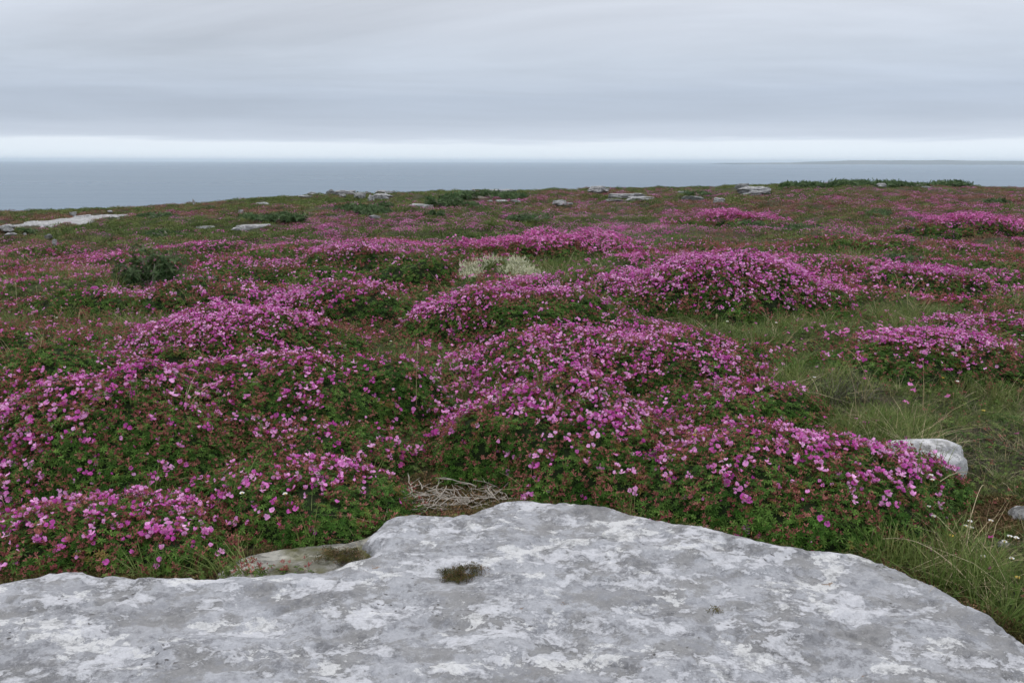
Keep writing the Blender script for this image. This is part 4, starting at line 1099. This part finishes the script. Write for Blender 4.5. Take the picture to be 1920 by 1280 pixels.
for i in range(84):
    if i < 26: cx, cy = r.gauss(-.20, .045), r.gauss(.0, .05); L = r.uniform(.05, .13)
    else: cx, cy = r.uniform(-.26, .22), r.uniform(-.10, .12); L = r.uniform(.08, .24)
    obj('twig', twig(cx, cy, r.uniform(.01, .05), r.uniform(0, 6.28), L, r.uniform(.0013, .0030), .5, r.uniform(-.05, .3)), root)
# dead leaf litter around
M_litter = leafy('leaf_litter', (0.07, 0.042, 0.022), (0.13, 0.072, 0.034), (0.24, 0.15, 0.08), 0.8, 0, 6)
M_moss = leafy('dry_moss', (0.05, 0.06, 0.015), (0.09, 0.09, 0.025), (0.14, 0.12, 0.04), 0.85, 0, 8)
LIT = [clump_mesh(190+i, M_litter, 26, 0.045, 0.012, 0.016, 'litter', up=0, flat=.35) for i in range(2)]
MOS = [clump_mesh(194+i, M_moss, 60, 0.030, 0.018, 0.007, 'moss', up=.5, flat=.5) for i in range(2)]
lit, mos = [], []
for cx, cy, rx, ry in SOIL_GAP:
    n = 700; a = rng.uniform(0, 6.28, n); q = np.sqrt(rng.random(n)); pxs = cx+rx*1.1*q*np.cos(a); pys = cy+ry*1.1*q*np.sin(a)
    pts = np.array([unproj(p, s, -.02) for p, s in zip(pxs, pys)])
    z = Hg(pts[:, 0], pts[:, 1]); P3 = np.stack([pts[:, 0], pts[:, 1], z+.003], -1); k_ = (slab_sd(pts[:, 0], pts[:, 1]) < -.01)
    if cy == 1045: k_ &= sdist(pts[:, 0], pts[:, 1], LPS) < 0.01
    P3 = P3[k_]; h_ = rng.random(len(P3)) < (.65 if cy != 1045 else .4)
    lit.append((P3[h_], up+rng.normal(0, .3, (h_.sum(), 3)), rng.uniform(.6, 1.2, h_.sum()))); mos.append((P3[~h_], up+rng.normal(0, .3, ((~h_).sum(), 3)), rng.uniform(.6, 1.4, (~h_).sum())))
# fringe of moss and litter along the edge of the slab
tt = rng.integers(0, len(PS), 7600); e0 = PS[tt]; e1 = PS[(tt+1) % len(PS)]; f_ = rng.random((len(tt), 1)); ep = e0*(1-f_)+e1*f_
dn = e1-e0; dn = np.stack([-dn[:, 1], dn[:, 0]], -1)/(np.linalg.norm(dn, axis=1, keepdims=True)+1e-9)
ep = ep+dn*rng.uniform(-.07, .07, (len(tt), 1)); s_ = slab_sd(ep[:, 0], ep[:, 1]); kk = (s_ < .03*rng.random(len(tt))**2+.03*vn(ep[:, 0]/.12, ep[:, 1]/.12, 871)) & (ep[:, 1] > 1.6) & (np.abs(ep[:, 0]) < 2.6) & (sdist(ep[:, 0], ep[:, 1], LPS) < 0)
ep = ep[kk]; P3 = np.stack([ep[:, 0], ep[:, 1], np.where(slab_sd(ep[:, 0], ep[:, 1]) > 0, slab_rim(ep[:, 0], ep[:, 1]), Hg(ep[:, 0], ep[:, 1])+.002)], -1); h_ = rng.random(len(P3)) < .5
lit.append((P3[h_], up+rng.normal(0, .3, (h_.sum(), 3)), rng.uniform(.5, 1.1, h_.sum()))); mos.append((P3[~h_], up+rng.normal(0, .3, ((~h_).sum(), 3)), rng.uniform(.6, 1.3, (~h_).sum())))
put('leaf_litter', 'litter', LIT, lit, 'brown dead leaf litter on the soil beside the slab')
put('moss', 'moss', MOS, mos, 'olive moss along the edge of the slab')
# moss crust in the hollow of the slab, and in the notch
def crust(px, py, rxp, ryp, z0, n, label, name, keys, seed):
    c = unproj(px, py, z0); dep = c[1]*cp+CAM_H*sp; rx = rxp/FPX*dep; a = unproj(px, py-ryp, z0); b = unproj(px, py+ryp, z0); ry = abs(a[1]-b[1])/2
    zc = float(slab_top(c[0], c[1])) if name == 'moss_crust' else z0
    root = thing(name, label, 'moss', (c[0], c[1], zc))
    t = rng.uniform(0, 6.28, n); q = rng.random(n)**.6; x = q*np.cos(t)*rx*(1+.3*np.sin(3*t+seed)); y = q*np.sin(t)*ry*(1+.3*np.sin(2*t+seed))
    z = (slab_top(c[0]+x, c[1]+y)-zc if name == 'moss_crust' else 0*x)-.001
    h = rng.random(n) < .5; P3 = np.stack([x, y, z], -1); N = up+rng.normal(0, .4, (n, 3)); s_ = rng.uniform(.4, .8, n)
    scatter('crumbs', 'litter', LIT, P3[h], N[h], s_[h]*.7, root); scatter('moss_tufts', 'moss', MOS, P3[~h], N[~h], s_[~h], root)
crust(862, 1076, 38, 11, .03, 150, 'brown crust of dry moss in the shallow hollow of the slab', 'moss_crust', None, 1)
crust(640, 1040, 46, 15, -.012, 150, 'dark dry moss filling the notch at the left of the slab', 'moss_patch', None, 2)
crust(1343, 1142, 8, 4, .03, 6, 'tiny dark lichen tuft on the right half of the slab', 'moss_crust', None, 3)
# white snail shell on the slab
sh = unproj(1133, 1009, 0.05); sz = float(slab_top(sh[0], sh[1]))
V, F = rock_mesh(3, .0125, .0115, .010); 
import bmesh as _bm
bm = _bm.new(); _bm.ops.create_uvsphere(bm, u_segments=18, v_segments=12, radius=.0115)
for v in bm.verts:
    a = math.atan2(v.co.y, v.co.z); v.co.x *= .78; s_ = 1+.16*(a/math.pi); v.co.y *= s_; v.co.z *= s_
me = bpy.data.meshes.new('snail_shell'); bm.to_mesh(me); bm.free(); me.materials.append(M_white)
for p_ in me.polygons: p_.use_smooth = True
o = obj('snail_shell', me, loc=(float(sh[0]), float(sh[1]), sz+.010)); tag(o, 'small round white snail shell lying on the slab', 'shell')

# ------------------------------------------------------------------ single small white and yellow flowers on stems
def daisy(px, py, hpx, label, mat, group, r_=.010):
    c = gpoint(px, py+hpx); q = unproj(px, py+hpx, 0.0) if py+hpx > 560 else None
    dep = c[1]*cp+CAM_H*sp; hh = hpx/FPX*dep
    x_, y_ = c[0], c[1]; z_, _w = surf(np.array([x_]), np.array([y_])); z_ = float(z_[0])
    root = thing('meadow_flower', label, 'flower', (x_, y_, z_), group)
    mb = MB(); lx = random.uniform(-.015, .015); mb.tube([(0, 0, -.01), (lx*.4, 0, hh*.5), (lx, 0, hh)], [.0012, .001, .0008], 0, 4)
    obj('stem', mb.mesh('stem', [M_grass]), root)
    mb = MB()
    for k in range(6): petal(mb, (lx, 0, hh), 1.1+random.uniform(-.2, .2), k*1.047, r_, r_*.95, .1)
    obj('petals', mb.mesh('petals', [mat]), root)
    mb = MB(); mb.tube([(lx, 0, hh), (lx, 0, hh+.004)], [r_*.35, r_*.25], 0, 6); obj('flower_centre', mb.mesh('flower_centre', [M_yellow]), root)
GWR = 'white flowers in the grass right of the slab'
for px, py, lab in [
 (1735, 988, 'white flower nearest the broad cushion, in the grass right of the slab'),
 (1743, 993, 'white flower just right of the one nearest the broad cushion'),
 (1820, 975, 'upper white flower of the loose cluster right of the slab'),
 (1814, 983, 'white flower at the left of the loose cluster right of the slab'),
 (1822, 985, 'lower white flower of the loose cluster right of the slab'),
 (1858, 974, 'bright white flower standing between the loose cluster and the right edge rock'),
 (1875, 1012, 'wide open white flower below the right edge rock'),
 (1905, 1004, 'white flower touching the right edge below the white rock'),
 (1896, 1002, 'white flower just left of the one touching the right edge'),
 (1839, 1038, 'low white flower near the slab, below the loose cluster'),
 (1900, 1042, 'lowest white flower in the grass by the right edge'),
 (1732, 953, 'white flower at the foot of the broad cushion, below the white boulder'),
 (1743, 950, 'yellowish white flower below the white boulder, right of the cushion foot')]:
    daisy(px, py, 30, lab, M_white, GWR, .011)
GWB = 'white flowers in the right hand grass'
for px, py, lab in [
 (1780, 690, 'white flower on a tall stem under the right hand pink cushion'),
 (1788, 712, 'small white flower below the tall stemmed one at the right'),
 (1455, 603, 'white flower in the grass left of the right hand cushion, far right of its pair'),
 (1362, 601, 'white flower at the foot of the most flowered cushion'),
 (1912, 626, 'white flower high on the right hand cushion at the right edge'),
 (1527, 706, 'white flower in grass near the right end of the long flowering cushion'),
 (1690, 678, 'white flower on the front slope of the right hand pink cushion')]:
    daisy(px, py, 26, lab, M_white, GWB, .013)
GY = 'yellow flowers in the right hand grass'
for px, py, lab in [
 (1918, 712, 'yellow flower cut by the right edge beyond the long grass'),
 (1845, 766, 'yellow flower in the long grass above the white boulder, right one'),
 (1765, 705, 'pale yellow flower beside the tall stemmed white flower'),
 (1778, 1000, 'yellow flower in the grass just right of the slab'),
 (1908, 1080, 'yellow flower low in the grass near the bottom right'),
 (1294, 893, 'yellow flower on the front of the broad green cushion')]:
    daisy(px, py, 24, lab, M_yellow, GY, .011)
GWL = 'white flowers among the left cushions'
for px, py, lab in [
 (670, 707, 'white flower on a long stem above bare green leaves left of centre'),
 (735, 640, 'white flower in the grass left of the green domed cushion'),
 (748, 598, 'white flower between the small rosy cushion and the green domed one'),
 (108, 596, 'white flower left of the bright pink cushion, farther of two'),
 (66, 625, 'white flower on the dark reddish cushion at the left edge'),
 (466, 978, 'white flower over the soil left of the slab notch'),
 (543, 980, 'white flower above the mossy ledge, right of its neighbour over the soil')]:
    daisy(px, py, 28, lab, M_white, GWL, .011)
def long_stem(px, py, az, L, lift, label):
    c = gpoint(px, py); mb = MB(); pts = []; n = 10
    for i in range(n):
        t = i/(n-1); pts.append((math.cos(az)*L*t, math.sin(az)*L*t, lift*math.sin(t*2.3)*L+.01))
    mb.tube(pts, [.0022*(1-.6*i/n) for i in range(n)], 0, 4)
    o = obj('dry_stem', mb.mesh('dry_stem', [M_straw]), loc=[float(v) for v in c]); tag(o, label, 'dead stalk', 'long dry grass stems')
for a_ in [(1690, 985, .35, .42, .45, 'long pale dry stem arching right above the white flowers'),
           (1690, 1000, .55, .34, .30, 'shorter dry stem below the long arching one, right of the cushion'),
           (1800, 1050, .9, .45, .40, 'dry stem rising towards the rock at the right edge'),
           (1600, 1040, 2.6, .22, .5, 'dry curved stem at the slab edge under the broad cushion'),
           (1850, 1130, 2.3, .36, .35, 'dry stem leaning left near the bottom right corner'),
           (1560, 800, 2.4, .35, .5, 'dry stem in the grass behind the broad cushion'),
           (1730, 770, 1.2, .40, .6, 'tall dry stem curving right in the long grass'),
           (1640, 740, 2.0, .40, .6, 'tall dry stem curving left in the long grass'),
           (290, 935, .2, .22, .35, 'thin dry stem lying over the front left cushion'),
           (940, 920, .9, .30, .5, 'thin straight dry stem rising from the twig heap')]: long_stem(*a_)
# dead seed stalks
def stalk(px, py, ptop, label, lean=0.0, fat=1.0):
    c = gpoint(px, py); dep = c[1]*cp+CAM_H*sp; hh = (py-ptop)/FPX*dep; z_, _ = surf(np.array([c[0]]), np.array([c[1]]))
    root = thing('seed_stalk', label, 'dead stalk', (c[0], c[1], float(z_[0])))
    mb = MB(); mb.tube([(0, 0, -.02), (lean*hh*.3, 0, hh*.5), (lean*hh, 0, hh*.9)], [.0022*fat, .0017*fat, .0014*fat], 0, 5); obj('stem', mb.mesh('stem', [M_straw]), root)
    mb = MB(); mb.tube([(lean*hh, 0, hh*.86), (lean*hh*1.03, 0, hh*.93), (lean*hh*1.06, 0, hh)], [.003*fat, .006*fat, .003*fat], 0, 7); obj('seed_head', mb.mesh('seed_head', [M_straw]), root)
stalk(112, 545, 495, 'thick pale dead stalk standing at the left before the juniper', .05, 2.2)
stalk(33, 580, 530, 'dark dead stalk near the left edge', .05, 1.6)
stalk(72, 570, 538, 'short dead stalk right of the dark one near the left edge', .0, 1.5)
stalk(782, 800, 690, 'thin stalk with a round brown head beside the tall cushion', .05, 1.0)
stalk(790, 760, 700, 'short brown stalk behind the one with the round head', -.05, 1.0)
stalk(1340, 650, 585, 'brown dead stalk in the grass under the most flowered cushion', .0, 1.4)
stalk(1650, 620, 590, 'dark leaning dead stalk in the grass above the right hand cushion', -.4, 1.5)
stalk(1295, 955, 895, 'thin stalk with a yellow brown head on the broad cushion', .02, .8)
stalk(20, 985, 900, 'dry grass stalk at the left edge over the front cushion', -.2, .9)
print('OBJS', len(bpy.data.objects))
